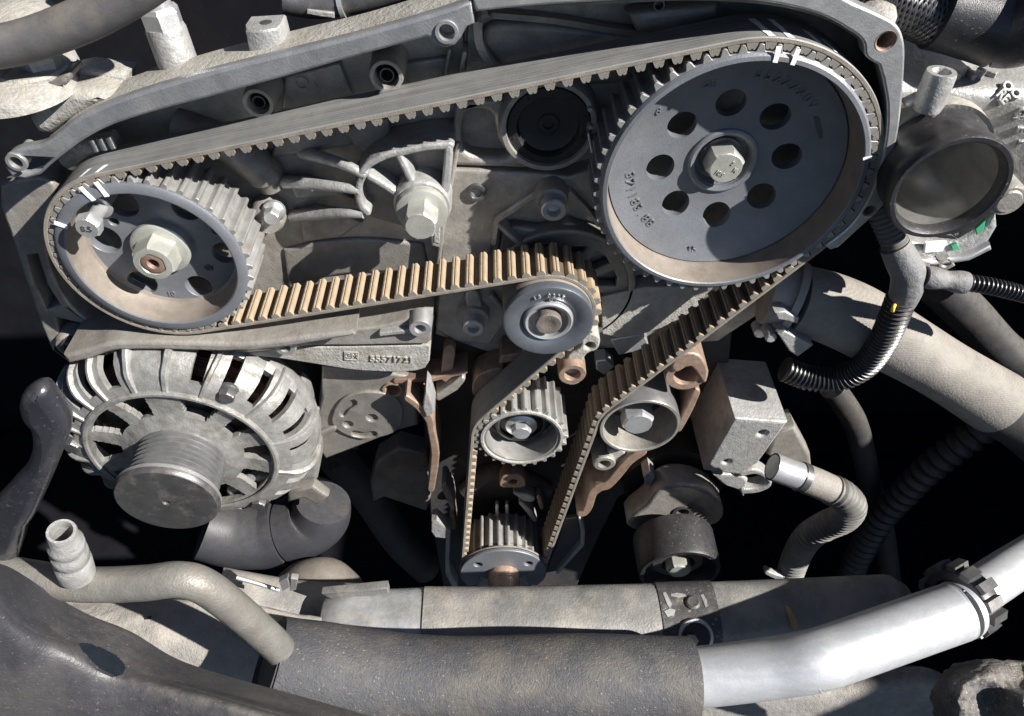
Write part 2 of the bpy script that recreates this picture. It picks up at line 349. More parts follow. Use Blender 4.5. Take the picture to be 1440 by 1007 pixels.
def sheet(name, grid, m, parent=None, thick=0.002, n=6, hole=None, bump=0, bs=60, angle=50, bore=None):
    """smooth sheet through rows of (photo x, photo y, depth)"""
    rows = [cat([P(*g) for g in r], n) for r in grid]
    cols_ = [cat([r[i] for r in rows], n) for i in range(len(rows[0]))]
    nu, nv = len(cols_), len(cols_[0]); vs = []; 
    for i in range(nu):
        for j in range(nv):
            p = cols_[i][j].copy()
            if bump: p += Vector((0, -0.7, 0.7))*bump*(noise.noise(p*bs)+0.5*noise.noise(p*bs*2.7)+0.25*noise.noise(p*bs*6))
            vs.append(p)
    fs = []
    for i in range(nu-1):
        for j in range(nv-1):
            q = (i*nv+j, i*nv+j+1, (i+1)*nv+j+1, (i+1)*nv+j)
            if hole:
                c = sum((vs[k] for k in q), Vector())/4
                if hole(*proj(c)): continue
            if bore and any(math.hypot(vs[k].x-bore[0], vs[k].z-bore[1]) < bore[2] for k in q): continue
            fs.append(q)
    # thickness: second skin pushed away from the viewer's side, joined round the open edges
    from collections import Counter
    off = Vector((0, 0.6, -0.8))*thick; N = len(vs)
    ec = Counter(); 
    for f in fs:
        for k in range(4): ec[tuple(sorted((f[k], f[(k+1) % 4])))] += 1
    back = [tuple(i+N for i in f[::-1]) for f in fs]
    side = []
    for f in fs:
        for k in range(4):
            a, b_ = f[k], f[(k+1) % 4]
            if ec[tuple(sorted((a, b_)))] == 1: side.append((a, a+N, b_+N, b_))
    b = MB(); b.add(vs+[v+off for v in vs], fs+back+side)
    return b.obj(name, m, parent, angle)
def pipe(name, pts, r, m, parent=None, n=22, seg=8, caps=True, flat=1.0, angle=50, sq=2.0):
    """pts (photo x, photo y, depth); r metres or function(fraction, metres)"""
    path = cat([P(*q) for q in pts], seg)
    b = MB(); b.tube(path, r, n, caps, 0, flat, sq); return b.obj(name, m, parent, angle)
from mathutils.bvhtree import BVHTree
def onto(o, x, y):
    """point and normal where the object's own surface shows at photo (x, y); the object's mesh is in scene coordinates"""
    me = o.data; t = BVHTree.FromPolygons([v.co for v in me.vertices], [tuple(p.vertices) for p in me.polygons])
    loc, nor, _, _ = t.ray_cast(CAM, ray(x, y).normalized())
    if loc is None: return None, None
    if nor.dot(ray(x, y)) > 0: nor = -nor
    return loc, nor
def lying(o, x, y, lift=0.0):
    """frame on that surface whose -Y axis points out of it"""
    p, n_ = onto(o, x, y); return Matrix.Translation(p+n_*lift) @ (-n_).to_track_quat('Y', 'Z').to_matrix().to_4x4()
def smear(name, o, pts, m, parent, lift=0.0004):
    """thin dab of paint or bare metal that hugs the surface, outlined by photo positions"""
    c = (sum(p[0] for p in pts)/len(pts), sum(p[1] for p in pts)/len(pts)); vs = []; rings = 4
    for k in range(rings+1):
        for p in pts:
            q, n_ = onto(o, c[0]+(p[0]-c[0])*k/rings, c[1]+(p[1]-c[1])*k/rings)
            if q is None: return None
            vs.append(q+n_*lift)
    N = len(pts); b = MB(); b.add(vs, [(k*N+i, k*N+(i+1) % N, (k+1)*N+(i+1) % N, (k+1)*N+i) for k in range(1, rings) for i in range(N)]+[tuple(range(N, 2*N))])
    return b.obj(name, m, parent)
def dense(pts, step):
    path = cat([P(*q) for q in pts], 24); out = [path[0]]; acc = 0
    for a, b_ in zip(path, path[1:]):
        L = (b_-a).length
        while acc+L >= step:
            a = a+(b_-a)*((step-acc)/L); L = (b_-a).length; acc = 0; out.append(a)
        acc += L
    return out
def corrugated(name, pts, r, pitch, amp, m, parent, n=22):
    path = dense(pts, pitch/6); b = MB()
    def rr(f, d):
        s_ = math.sin(2*PI*d/pitch); return r+amp*max(-1, min(1, 1.6*s_))
    b.tube(path, rr, n); return b.obj(name, m, parent, 40)

# ================================================================== THE SETTING
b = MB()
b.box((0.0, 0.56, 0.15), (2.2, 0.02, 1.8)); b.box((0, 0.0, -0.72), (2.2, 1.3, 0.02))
b.box((-0.92, 0.0, 0.0), (0.02, 1.3, 1.44)); b.box((0.98, 0.0, -0.2), (0.02, 1.3, 1.04))  # bay walls extended upward, unseen, to hold back sky light
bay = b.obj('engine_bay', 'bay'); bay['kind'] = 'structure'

# ================================================================== SPROCKETS AND BELT
CAMS = (0.1158, 0.1262); PUMP = (-0.2008, 0.0806); WP = (0.0070, -0.0823); CRK = (-0.0078, -0.2664)
idq = P(771, 452, -0.006); IDL = (idq.x, idq.z); TEN = (0.0910, -0.0721)
TH = 0.0026; TOOTH_H = 0.0031
NT = {'cam': 54, 'pump': 40, 'wp': 25, 'crk': 26}
R_IDL, R_TEN = 0.0272, 0.0289
def belt_path(p):
    cs = [(CAMS, NT['cam']*p/2/PI), (PUMP, NT['pump']*p/2/PI), (IDL, -(R_IDL+TH)), (WP, NT['wp']*p/2/PI), (CRK, NT['crk']*p/2/PI), (TEN, -(R_TEN+TH))]
    n = len(cs); nrm = []
    for i in range(n):
        (c1, r1), (c2, r2) = cs[i], cs[(i+1) % n]
        d = Vector((c2[0]-c1[0], c2[1]-c1[1])); D = d.length; d /= D; k = (r1-r2)/D
        nrm.append(d*k+Vector((d.y, -d.x))*math.sqrt(1-k*k))
    segs = []                      # ('arc', c, r, a0, a1) or ('line', p, q)
    for i in range(n):
        c, r = cs[i]; n0, n1 = nrm[i-1], nrm[i]
        a0, a1 = math.atan2(n0.y, n0.x), math.atan2(n1.y, n1.x)
        if r > 0:
            while a1 < a0: a1 += 2*PI
        else:
            while a1 > a0: a1 -= 2*PI
            if a0-a1 > 1.9*PI: a1 += 2*PI
        segs.append(('arc', Vector(c), r, a0, a1))
        c2, r2 = cs[(i+1) % n]
        segs.append(('line', Vector(c)+n1*r, Vector(c2)+n1*r2, n1))
    L = 0; ls = []
    for s in segs:
        l = abs(s[2])*abs(s[4]-s[3]) if s[0] == 'arc' else (s[2]-s[1]).length
        ls.append(l); L += l
    return segs, ls, L
pitch = 0.00855
for _ in range(30):
    segs, ls, BL = belt_path(pitch); NB = round(BL/0.00855); pitch = BL/NB
def belt_at(s):
    s %= BL
    for sg, l in zip(segs, ls):
        if s <= l:
            if sg[0] == 'arc':
                a = sg[3]+(sg[4]-sg[3])*s/l; nr = Vector((math.cos(a), math.sin(a)))
                return sg[1]+nr*sg[2], nr
            return sg[1]+(sg[2]-sg[1])*(s/l), sg[3]
        s -= l
    return belt_at(0)
BY0, BY1 = 0.0010, 0.0290
belt = thing('timing_belt', 'long worn toothed rubber timing belt looped round all the pulleys', 'timing belt', (0, 0.01, 0.1))
vs_, fs_, mi_ = [], [], []
ns = NB*5; e = 0.0005
sec = [(0, BY0+e), (0, BY1-e), (e, BY1), (TH-e, BY1), (TH, BY1-e), (TH, BY0+e), (TH-e, BY0), (e, BY0)]
smi = [2, 2, 1, 0, 0, 0, 1, 1]
for i in range(ns):
    p_, n_ = belt_at(BL*i/ns)
    for (o_, y_) in sec: vs_.append((p_.x+n_.x*o_, y_, p_.y+n_.y*o_))
for i in range(ns):
    j = (i+1) % ns
    for k in range(8):
        fs_.append((i*8+k, j*8+k, j*8+(k+1) % 8, i*8+(k+1) % 8)); mi_.append(smi[k])
b = MB(); b.v, b.f, b.m = vs_, fs_, mi_
b.obj('belt_backing', ['belt_back', 'belt_cord', 'belt_valley'], belt, 30)
# one tooth, in a frame where -x points to the inside of the loop
tp = [(0.0004, -0.0028), (-0.0004, -0.0026), (-0.0024, -0.0020), (-TOOTH_H, -0.0014), (-TOOTH_H, -0.0005), (-TOOTH_H+0.0006, -0.0001), (-TOOTH_H+0.0006, 0.0001),
      (-TOOTH_H, 0.0005), (-TOOTH_H, 0.0014), (-0.0024, 0.0020), (-0.0004, 0.0026), (0.0004, 0.0028)]
b = MB(); n_ = len(tp)
b.add([(x, BY0+0.0002, z) for x, z in tp]+[(x, BY1-0.0002, z) for x, z in tp],
      [(k, k+1, n_+k+1, n_+k) for k in range(n_-1)], 0)
b.add([(x, BY0+0.0002, z) for x, z in tp]+[(x, BY1-0.0002, z) for x, z in tp], [tuple(range(n_)), tuple(range(2*n_-1, n_-1, -1))], 1)
first = b.obj('belt_tooth', ['belt_tooth', 'belt_side'], belt, 50)
tooth_me = first.data
for k in range(NB):
    p_, nn = belt_at(BL*k/NB)
    o = first if k == 0 else bpy.data.objects.new('belt_tooth', tooth_me)
    if k: col.objects.link(o); o.parent = belt; o.matrix_parent_inverse = WM[belt].inverted()
    a = math.atan2(nn.y, nn.x)
    o.matrix_basis = Matrix.Translation((p_.x, 0, p_.y)) @ Matrix.Rotation(-a, 4, 'Y')

def phase(seg_i, c, n):
    """angle of a belt tooth on this sprocket"""
    s0 = sum(ls[:seg_i]); k = math.ceil(s0/pitch)+1
    p_, nn = belt_at(k*pitch); return math.atan2(p_.y-c[1], p_.x-c[0])
def gear_outline(c, n, ph):
    r = n*pitch/2/PI-0.0003; rr = r-0.0036; out = []
    for k in range(n):
        a = ph+2*PI*k/n
        for q, d in ((r-0.0003, -0.0033), (r-0.0012, -0.0028), (rr+0.0004, -0.0021), (rr, -0.0016), (rr, 0.0016), (rr+0.0004, 0.0021), (r-0.0012, 0.0028), (r-0.0003, 0.0033)):
            out.append((c[0]+q*math.cos(a+d/r), c[1]+q*math.sin(a+d/r)))
        out.append((c[0]+r*math.cos(a+pitch/2/r), c[1]+r*math.sin(a+pitch/2/r)))
    return out
def ring_patch(name, c, r, a, wdt, y0, y1, parent, slant=0.0, m='paint', lift=0.0003):
    """dab of paint on the outside of a round surface"""
    b = MB(); K = 8; nn = 5; vs = []; rg = random.Random(int(a*1000)+int(y0*1e5))
    for j in range(K+1):
        t = j/K; y = y0+(y1-y0)*t; ww = wdt*(0.8+0.3*rg.random())
        for i in range(nn):
            da = ((i/(nn-1)-0.5)*ww+slant*t)/r
            vs.append((c[0]+(r+lift)*math.cos(a+da), y, c[1]+(r+lift)*math.sin(a+da)))
    b.add(vs, [(j*nn+i, j*nn+i+1, (j+1)*nn+i+1, (j+1)*nn+i) for j in range(K) for i in range(nn-1)])
    return b.obj(name, m, parent)
def face_patch(name, c, r0, r1, a, wdt, Y, parent, slant=0, m='paint'):
    pts = []
    for t in (0, 0.33, 0.66, 1):
        r = r0+(r1-r0)*t; w_ = wdt*(0.85+0.3*random.random()); pts.append((r, a+(slant*t-w_/2)/r))
    for t in (1, 0.66, 0.33, 0):
        r = r0+(r1-r0)*t; w_ = wdt*(0.85+0.3*random.random()); pts.append((r, a+(slant*t+w_/2)/r))
    return wplate(name, [(c[0]+r*math.cos(q), c[1]+r*math.sin(q)) for r, q in pts], [], Y, 0.0004, m, parent, 0.0001)
def ang(c, x, y, Y):
    q = P(x, y, Y); return math.atan2(q.z-c[1], q.x-c[0])

# ---- camshaft sprocket
cs = thing('camshaft_sprocket', 'large grey toothed camshaft sprocket with eight round holes and central bolt', 'sprocket', (CAMS[0], 0.02, CAMS[1]))
rt = NT['cam']*pitch/2/PI; M = at(CAMS[0], CAMS[1], 0)
wplate('toothed_ring', gear_outline(CAMS, NT['cam'], phase(0, CAMS, 54)), [circ(*CAMS, rt-0.0075, 96)], 0.0006, 0.030, 'sintered_teeth', cs, 0.0003, 30)
b = MB(); rl = rt-0.0043
b.lathe([(rt-0.0045, 0.002), (rl, 0.0018), (rl+0.0002, 0.0), (rl-0.0010, -0.0012), (rl-0.0030, -0.0014), (rl-0.0036, -0.0008)], 128, M, False, False)
b.obj('rim_lip', 'sintered', cs)
b = MB(); b.lathe([(rl-0.0036, -0.0008), (rl-0.0042, 0.006), (rl-0.0046, 0.0120), (rl-0.0054, 0.0175)], 128, M, False, False)
b.obj('rim_inner_wall', 'rim_inner', cs)
WY = 0.0235; HR = 0.0342; h0 = ang(CAMS, 1089, 163, WY)
holes = [circ(CAMS[0]+HR*math.cos(h0+k*PI/4), CAMS[1]+HR*math.sin(h0+k*PI/4), 0.0079, 36) for k in range(8)]
from mathutils.geometry import delaunay_2d_cdt
def webY(r): return WY-0.0072*max(0.0, (r-0.022)/0.040)**1.6
RW = rl-0.0060
loops = [circ(*CAMS, RW, 120), circ(*CAMS, 0.0152, 56)]+holes
pv, pe = [], []
for lp_ in loops:
    k0 = len(pv); pv += [Vector(p) for p in lp_]; pe += [(k0+i, k0+(i+1) % len(lp_)) for i in range(len(lp_))]
for k in range(1, 15):
    r = 0.0152+(RW-0.0152)*k/15; n_ = int(28+60*k/15)
    for p in circ(*CAMS, r, n_):
        if all(math.hypot(p[0]-h[0][0]+0.0079, p[1]-h[0][1]) > 0.0088 for h in holes): pv.append(Vector(p))
ov, oe, of = delaunay_2d_cdt(pv, pe, [], 0, 1e-6)[:3]
def inweb(f):
    c = sum((ov[i] for i in f), Vector((0, 0)))/len(f); r = math.hypot(c.x-CAMS[0], c.y-CAMS[1])
    return 0.0151 < r < RW and all(math.hypot(c.x-h[0][0]+0.0079, c.y-h[0][1]) > 0.00785 for h in holes)
tri = [tuple(f) for f in of if inweb(f)]; N_ = len(ov)
fr_ = [(v.x, webY(math.hypot(v.x-CAMS[0], v.y-CAMS[1])), v.y) for v in ov]; bk_ = [(x, y+0.0055, z) for x, y, z in fr_]
from collections import Counter
ec_ = Counter(tuple(sorted((f[k], f[(k+1) % 3]))) for f in tri for k in range(3))
b = MB(); b.add(fr_+bk_, tri+[tuple(i+N_ for i in f[::-1]) for f in tri]+[(f[k], f[(k+1) % 3], f[(k+1) % 3]+N_, f[k]+N_) for f in tri for k in range(3) if ec_[tuple(sorted((f[k], f[(k+1) % 3])))] == 1])
b.obj('web', 'sintered', cs, 40)
b = MB(); b.lathe([(0.0200, 0.0245), (0.0190, 0.0222), (0.0178, 0.0216), (0.0160, 0.0222), (0.0146, 0.0265), (0.0140, 0.0295), (0.0, 0.0297)], 72, M, False, False)
b.obj('hub', 'sintered', cs)
b = MB(); b.lathe([(0.0090, 0.0295), (0.0118, 0.0295), (0.0118, 0.0270), (0.009, 0.0268)], 48, M); b.obj('washer', 'steel_dark', cs)
bt = hexbolt(cs, 0, 0, 0, 0.0105, 0.0115, 'zinc', 0, 'centre_bolt', 0.25, at(CAMS[0], CAMS[1], 0.0155))
for i, (s_, dx, dz) in enumerate((('10.9', -0.003, -0.003), ('S', 0.003, 0.003), ('K', 0.005, -0.001))):
    text('bolt_mark', s_, 0.0034, Matrix.Translation((CAMS[0]+dx, 0.0152, CAMS[1]+dz)) @ Matrix.Rotation(0.5, 4, 'Y'), 'zinc', bt, 0.0002)
a0 = ang(CAMS, 881, 240, WY); a1 = ang(CAMS, 902, 315, WY)
arctext('cast_number', '371183.88', 0.0076, *CAMS, 0.0515, a0, (a1-a0)/8, webY(0.0515)-0.0002, 'sintered', cs, True)
a0 = ang(CAMS, 1065, 97, WY); a1 = ang(CAMS, 1150, 134, WY)
arctext('cast_number', '55222209', 0.0074, *CAMS, 0.0515, a0, (a1-a0)/7, webY(0.0515)-0.0002, 'sintered', cs)
q = P(972, 349, WY-0.0045); text('cast_number', '15', 0.0060, Matrix.Translation((q.x, webY(math.hypot(q.x-CAMS[0], q.z-CAMS[1]))-0.0002, q.z)), 'sintered', cs)
q = P(926, 157, WY-0.005); text('cast_number', '8', 0.0058, Matrix.Translation((q.x, webY(math.hypot(q.x-CAMS[0], q.z-CAMS[1]))-0.0002, q.z)), 'sintered', cs)
q = P(997, 117, WY-0.003); text('cast_number', 'DB', 0.006, Matrix.Translation((q.x, webY(math.hypot(q.x-CAMS[0], q.z-CAMS[1]))-0.0002, q.z)), 'sintered', cs)
plate('web_recess', [(1144, 165), (1164, 158), (1172, 190), (1152, 196)], webY(0.049)-0.0006, 0.0012, 'steel_dark', cs, (), 0.0002)
for x in (1091, 1118):
    face_patch('paint_mark', CAMS, rl-0.0036, rt-0.0004, ang(CAMS, x, 78, 0), 0.0026, -0.0019, cs, 0.0006)
    a = ang(CAMS, x-4, 62, 0); ring_patch('paint_mark', CAMS, rt+TH, a+0.01, 0.0034, BY0+0.0005, BY0+0.021, belt, 0.0045)
a = ang(CAMS, 1160, 62, 0)
ring_patch('paint_mark', CAMS, rt+TH, a, 0.0038, BY0+0.004, BY0+0.015, belt, 0.004)
ring_patch('paint_mark', CAMS, rt+TH, a-0.12, 0.0022, BY0+0.002, BY0+0.013, belt, 0.004)
face_patch('paint_mark', CAMS, rl-0.0042, rl+0.0002, ang(CAMS, 1228, 218, 0), 0.0015, -0.0018, cs)

# ---- pump sprocket
ps = thing('pump_sprocket', 'medium grey toothed pump sprocket with big flanged nut and a long bolt through it', 'sprocket', (PUMP[0], 0.02, PUMP[1]))
rt = NT['pump']*pitch/2/PI; M = at(*PUMP, 0); rl = rt-0.0037
wplate('toothed_ring', gear_outline(PUMP, NT['pump'], phase(2, PUMP, 40)), [circ(*PUMP, rt-0.0075, 96)], 0.0006, 0.032, 'sintered_teeth', ps, 0.0003, 30)
b = MB(); b.lathe([(rt-0.0045, 0.002), (rl, 0.0018), (rl+0.0002, 0.0), (rl-0.0010, -0.0010), (rl-0.0052, -0.0012), (rl-0.0060, -0.0006)], 112, M, False, False)
b.obj('rim_lip', 'sintered', ps)
b = MB(); b.lathe([(rl-0.0060, -0.0006), (rl-0.0066, 0.010), (rl-0.0085, 0.0150), (rl-0.011, 0.0164)], 112, M, False, False)
b.obj('rim_inner_wall', 'rim_inner', ps)
WY = 0.016
hp = [(172, 287, 0.0085), (263, 292, 0.0082), (316, 356, 0.0080), (280, 403, 0.0078), (200, 398, 0.0085), (147, 337, 0.0090), (305, 325, 0.0028), (294, 377, 0.0026), (160, 312, 0.0026)]
hh = []
for x, y, r in hp:
    q = P(x, y, WY); hh.append(circ(q.x, q.z, r, 32))
wplate('web', circ(*PUMP, rl-0.0095, 96), hh, WY, 0.006, 'sintered', ps, 0.0006)
b = MB(); b.lathe([(0.0165, 0.0165), (0.0165, 0.0120), (0.0155, 0.0110), (0.0145, 0.0108), (0.010, 0.0098)], 64, M, False, True); b.obj('nut_flange', 'zinc', ps)
b = MB(); b.lathe([(0.0098, -0.0022), (0.0115, -0.0012), (0.0120, 0.0006), (0.0124, 0.011)], 6, M, False, False, a0=0.5)
b.lathe([(0.0098, -0.0022), (0.0075, -0.0022)], 6, M, False, False, a0=0.5)
nut = b.obj('nut', 'zinc', ps, 25)
b = MB(); b.lathe([(0.0104, -0.0021), (0.0072, -0.0023), (0.0068, -0.0018)], 48, M, False, False); b.obj('nut_face', 'zinc', nut)
b = MB(); b.lathe([(0.0070, 0.003), (0.0070, -0.0012), (0.0062, -0.0018), (0.0034, -0.0018), (0.0030, -0.001), (0.0026, 0.004), (0, 0.004)], 40, M, False, False); b.obj('shaft_end', 'rust', ps)
q = P(122, 322, -0.012); Mb = Matrix.Translation(q)
hexbolt(ps, 0, 0, 0, 0.0068, 0.0065, 'steel', 0, 'locking_bolt', 0.2, Mb)
b = MB(); b.lathe([(0.0038, 0.006), (0.0038, 0.040)], 28, Mb); b.lathe([(0.0038, 0.019), (0.0062, 0.0192), (0.0062, 0.0205), (0.0038, 0.0207)], 28, Mb); b.obj('locking_bolt_shank', 'steel', ps)
text('bolt_mark', '8.5', 0.0046, Matrix.Translation((q.x, q.y-0.0003, q.z)) @ Matrix.Rotation(0.12, 4, 'Y'), 'steel_dark', ps, 0.0002)
q = P(241, 413, WY); text('cast_number', '10', 0.005, Matrix.Translation((q.x, WY-0.0002, q.z)), 'sintered', ps)
for x, y in ((119, 264), (141, 258)):
    face_patch('paint_mark', PUMP, rl-0.006, rt-0.0006, ang(PUMP, x, y, 0), 0.0026, -0.0017, ps, 0.0008)
    ring_patch('paint_mark', PUMP, rt+TH, ang(PUMP, x-5, y-10, 0), 0.0024, BY0+0.0004, BY0+0.007, belt, -0.003)
face_patch('paint_mark', PUMP, rl-0.006, rl+0.0006, ang(PUMP, 84, 312, 0), 0.0026, -0.0017, ps, 0.0008)

# ---- idler
ip = thing('idler_pulley', 'smooth blue-grey steel idler pulley with stamped face under the middle belt run', 'pulley', (IDL[0], 0.01, IDL[1]))
M = at(*IDL, 0)
b = MB(); b.lathe([(0.020, 0.030), (R_IDL, 0.0295), (R_IDL, 0.0005), (R_IDL-0.0006, -0.0005), (0.022, -0.0008)], 80, M, False, False); b.obj('roller', 'rim_inner', ip)
b = MB(); b.lathe([(0.024, 0.0015), (0.0272, -0.001), (0.0276, -0.0055), (0.0268, -0.0068), (0.0255, -0.0072), (0.0170, -0.0052), (0.0163, -0.0046), (0.0150, -0.0046)], 96, M, False, False)
b.obj('face_disc', 'pulley_steel', ip)
b = MB(); b.lathe([(0.0152, -0.0040), (0.0148, -0.0064), (0.0138, -0.0072), (0.0122, -0.0066), (0.0118, -0.004), (0.0112, -0.0022), (0.0, -0.002)], 72, M, False, False); b.obj('bearing_ring', 'steel', ip)
b = MB(); b.lathe([(0.0080, -0.002), (0.0080, -0.0085), (0.0074, -0.0092), (0.004, -0.0092), (0.0032, -0.0088), (0.0, -0.0088)], 40, M, False, False); b.obj('centre_bolt', 'brown_rubber', ip)
arctext('stamped_number', '13 0225', 0.0034, *IDL, 0.0208, PI/2+0.42, -0.135, -0.0066, 'machined', ip)
text('stamped_number', '11', 0.003, Matrix.Translation((IDL[0]+0.001, -0.0061, IDL[1]+0.0172)), 'machined', ip)

# ---- water pump sprocket
wp = thing('water_pump_sprocket', 'small toothed water pump sprocket with hollow face and hex bolt, inside belt loop', 'sprocket', (WP[0], 0.01, WP[1]))
rt = NT['wp']*pitch/2/PI; M = at(*WP, 0)
wplate('toothed_ring', gear_outline(WP, NT['wp'], phase(6, WP, 25)), [circ(*WP, rt-0.0085, 72)], 0.0006, 0.034, 'sintered_teeth', wp, 0.0003, 30)
b = MB(); b.lathe([(rt-0.0042, 0.0006), (rt-0.0045, -0.0004), (rt-0.0060, -0.0005), (rt-0.0068, 0.0002), (rt-0.0075, 0.017), (rt-0.009, 0.0215)], 80, M, False, False)
b.obj('cup', 'cast_dusty', wp)
b = MB(); b.lathe([(rt-0.009, 0.0215), (0.0105, 0.0225), (0.0105, 0.015), (0.0, 0.0148)], 64, M, False, False); b.obj('cup_floor', 'black_cap', wp)
q = P(740, 608, 0.004)
hexbolt(wp, 0, 0, 0, 0.0072, 0.0075, 'steel', 1.6, 'centre_bolt', 0.1, at(*WP, 0.0045))
b = MB(); b.lathe([(0.0188, 0.016), (0.0188, 0.0130), (0.0172, 0.0125), (0.0160, 0.0130), (0.0160, 0.0165)], 64, M, False, False); b.obj('spring_ring', 'black_cap', wp)

# ---- crankshaft sprocket
ck = thing('crankshaft_sprocket', 'lowest toothed crankshaft sprocket with thin front flange and rusty centre bolt', 'sprocket', (CRK[0], 0.01, CRK[1]))
rt = NT['crk']*pitch/2/PI; M = at(*CRK, 0)
wplate('toothed_ring', gear_outline(CRK, NT['crk'], phase(8, CRK, 26)), [circ(*CRK, rt-0.012, 72)], 0.0016, 0.036, 'sintered_teeth', ck, 0.0003, 30)
b = MB(); b.lathe([(0.030, 0.0015), (0.0388, 0.0008), (0.0390, 0.0), (0.0386, -0.0008)], 96, M, False, False); b.obj('flange_edge', 'belt_cord', ck)
fl = [(CRK[0]+r*math.cos(a), CRK[1]+r*math.sin(a)) for r, a in
      [(0.0384, R_(t)) for t in range(-38, 219, 6)]+[(0.0300, R_(222)), (0.0240, R_(205)), (0.0210, R_(190)), (0.0185, R_(235)), (0.0180, R_(270)), (0.0185, R_(305)), (0.0210, R_(350)), (0.0240, R_(-25)), (0.0300, R_(-42))]]
wplate('front_plate', fl, [circ(CRK[0]-0.022, CRK[1]+0.016, 0.0036, 20), circ(CRK[0]+0.022, CRK[1]+0.016, 0.0036, 20)], -0.0042, 0.0034, 'sintered', ck, 0.0008)
b = MB(); b.lathe([(0.034, 0.006), (0.026, 0.010), (0.012, 0.010)], 64, M, False, True); b.obj('recess', 'deep', ck)
b = MB(); b.lathe([(0.0138, 0.010), (0.0138, -0.036), (0.0128, -0.0375), (0.0, -0.0375)], 56, M, False, False); b.lathe([(0.0140, -0.012), (0.0142, -0.0128), (0.0138, -0.0136)], 56, M, False, False)
b.obj('crank_bolt', 'copper_edge', ck)

# ---- tensioner
tn = thing('tensioner_pulley', 'smooth cup-shaped tensioner pulley with grey hex bolt pressing the right belt run', 'pulley', (TEN[0], 0.01, TEN[1]))
M = at(*TEN, 0)
b = MB(); b.lathe([(0.020, 0.036), (R_TEN-0.0012, 0.036), (R_TEN, 0.034), (R_TEN, 0.0008), (R_TEN-0.0006, 0.0)], 80, M, False, False); b.obj('roller', 'roller_steel', tn)
b = MB(); b.lathe([(R_TEN-0.0006, 0.0), (R_TEN-0.0024, 0.0), (R_TEN-0.003, 0.0006), (R_TEN-0.0038, 0.026), (R_TEN-0.005, 0.030)], 80, M, False, False); b.obj('cup', 'cast', tn)
b = MB(); b.lathe([(R_TEN-0.005, 0.030), (0.010, 0.031), (0.0, 0.031)], 64, M, False, False); b.obj('cup_floor', 'black_cap', tn)
hexbolt(tn, 0, 0, 0, 0.0118, 0.012, 'steel', 0, 'centre_bolt', 0.35, at(TEN[0]-0.001, TEN[1]+0.0005, 0.002))
b = MB(); b.lathe([(0.0165, 0.031), (0.0162, 0.0265), (0.0135, 0.0260), (0.006, 0.0260)], 56, M, False, False); b.obj('washer', 'steel_dark', tn)
b = MB(); b.lathe([(0.0062, 0.012), (0.0062, 0.030)], 32, M); b.obj('stud', 'steel_dark', tn)
for x in (892, 907):
    q = P(x, 622, 0.012); b = MB(); b.box((q.x, 0.0142, q.z), (0.0006, 0.001, 0.004)); b.obj('scale_mark', 'black_cap', tn)


# ================================================================== LEFT CASTING (pump bracket)
pb = thing('pump_bracket', 'sandy cast aluminium bracket with curved lip framing the left sprocket', 'engine casting', P(330, 300, 0.05))
lip_out = so([(6, 236), (10, 218), (28, 209), (58, 203), (78, 190), (100, 172), (140, 151), (200, 129), (300, 100), (400, 75), (500, 50), (600, 22), (640, 9)])+[(664, 0), (667, 34)]
lip_in = [(657, 38), (648, 54), (640, 64), (628, 68), (614, 65), (606, 55)]+so([(600, 53), (560, 64), (480, 86), (400, 109), (300, 136), (220, 157), (160, 176), (120, 196), (92, 216), (70, 234)])+[(58, 246), (38, 253), (16, 250)]
plate('lip', lip_out+lip_in, 0.0, 0.007, 'machined_lip', pb, [(22, 229, 8.5), (628, 46, 11)], 0.0016)
for x, y, r in ((22, 229, 8.5), (628, 46, 11)):
    disc('bolt_hole', x, y, -0.001, [(r+6, 0.002), (r+5, 0.0), (r+0.8, 0.0), (r, 0.001), (r, 0.018), (0, 0.018)], 'machined', pb)
led_out = [(x, y-1) for x, y in so([(60, 205), (80, 188), (100, 170), (140, 149), (200, 127), (300, 98), (400, 73), (500, 49), (600, 20), (640, 8)])]+[(662, 0), (660, 36)]
plate('ledge', led_out+[(648, 50)]+so([(600, 53), (480, 86), (400, 109), (300, 136), (220, 157), (160, 176), (120, 196), (92, 216)]), 0.0072, 0.026, 'cast_dusty', pb, (), 0.002)
plate('ledge_root', led_out[6:]+[(648, 50)]+so([(600, 53), (480, 86), (400, 109), (300, 136), (220, 157)]), 0.0334, 0.018, 'cast_dark', pb, (), 0.004)
plate('back_wall', [(10, 250), (60, 225), (120, 175), (220, 140), (400, 95), (560, 50), (650, 20), (655, 110), (648, 200), (632, 330), (612, 440), (606, 500), (400, 490), (120, 495), (70, 470), (30, 350)],
      0.050, 0.012, 'cast', pb, (), 0.001)
# knobbly corner above the left end of the lip
corner = MB()
def lump(name, pts, Y, depth, m, parent, bevel=0.003): return plate(name, pts, Y, depth, m, parent, (), bevel)
lump('corner_block', [(38, 138), (62, 148), (95, 128), (135, 132), (165, 140), (130, 152), (98, 170), (72, 190), (52, 188), (40, 170)], 0.012, 0.03, 'cast_dusty', pb, 0.004)
lump('corner_web', [(102, 100), (118, 96), (180, 104), (178, 122), (150, 134), (108, 128)], 0.030, 0.016, 'cast_dusty', pb, 0.003)
lump('ledge_step', [(170, 120), (230, 94), (232, 108), (180, 128)], 0.045, 0.008, 'cast_dusty', pb, 0.002)
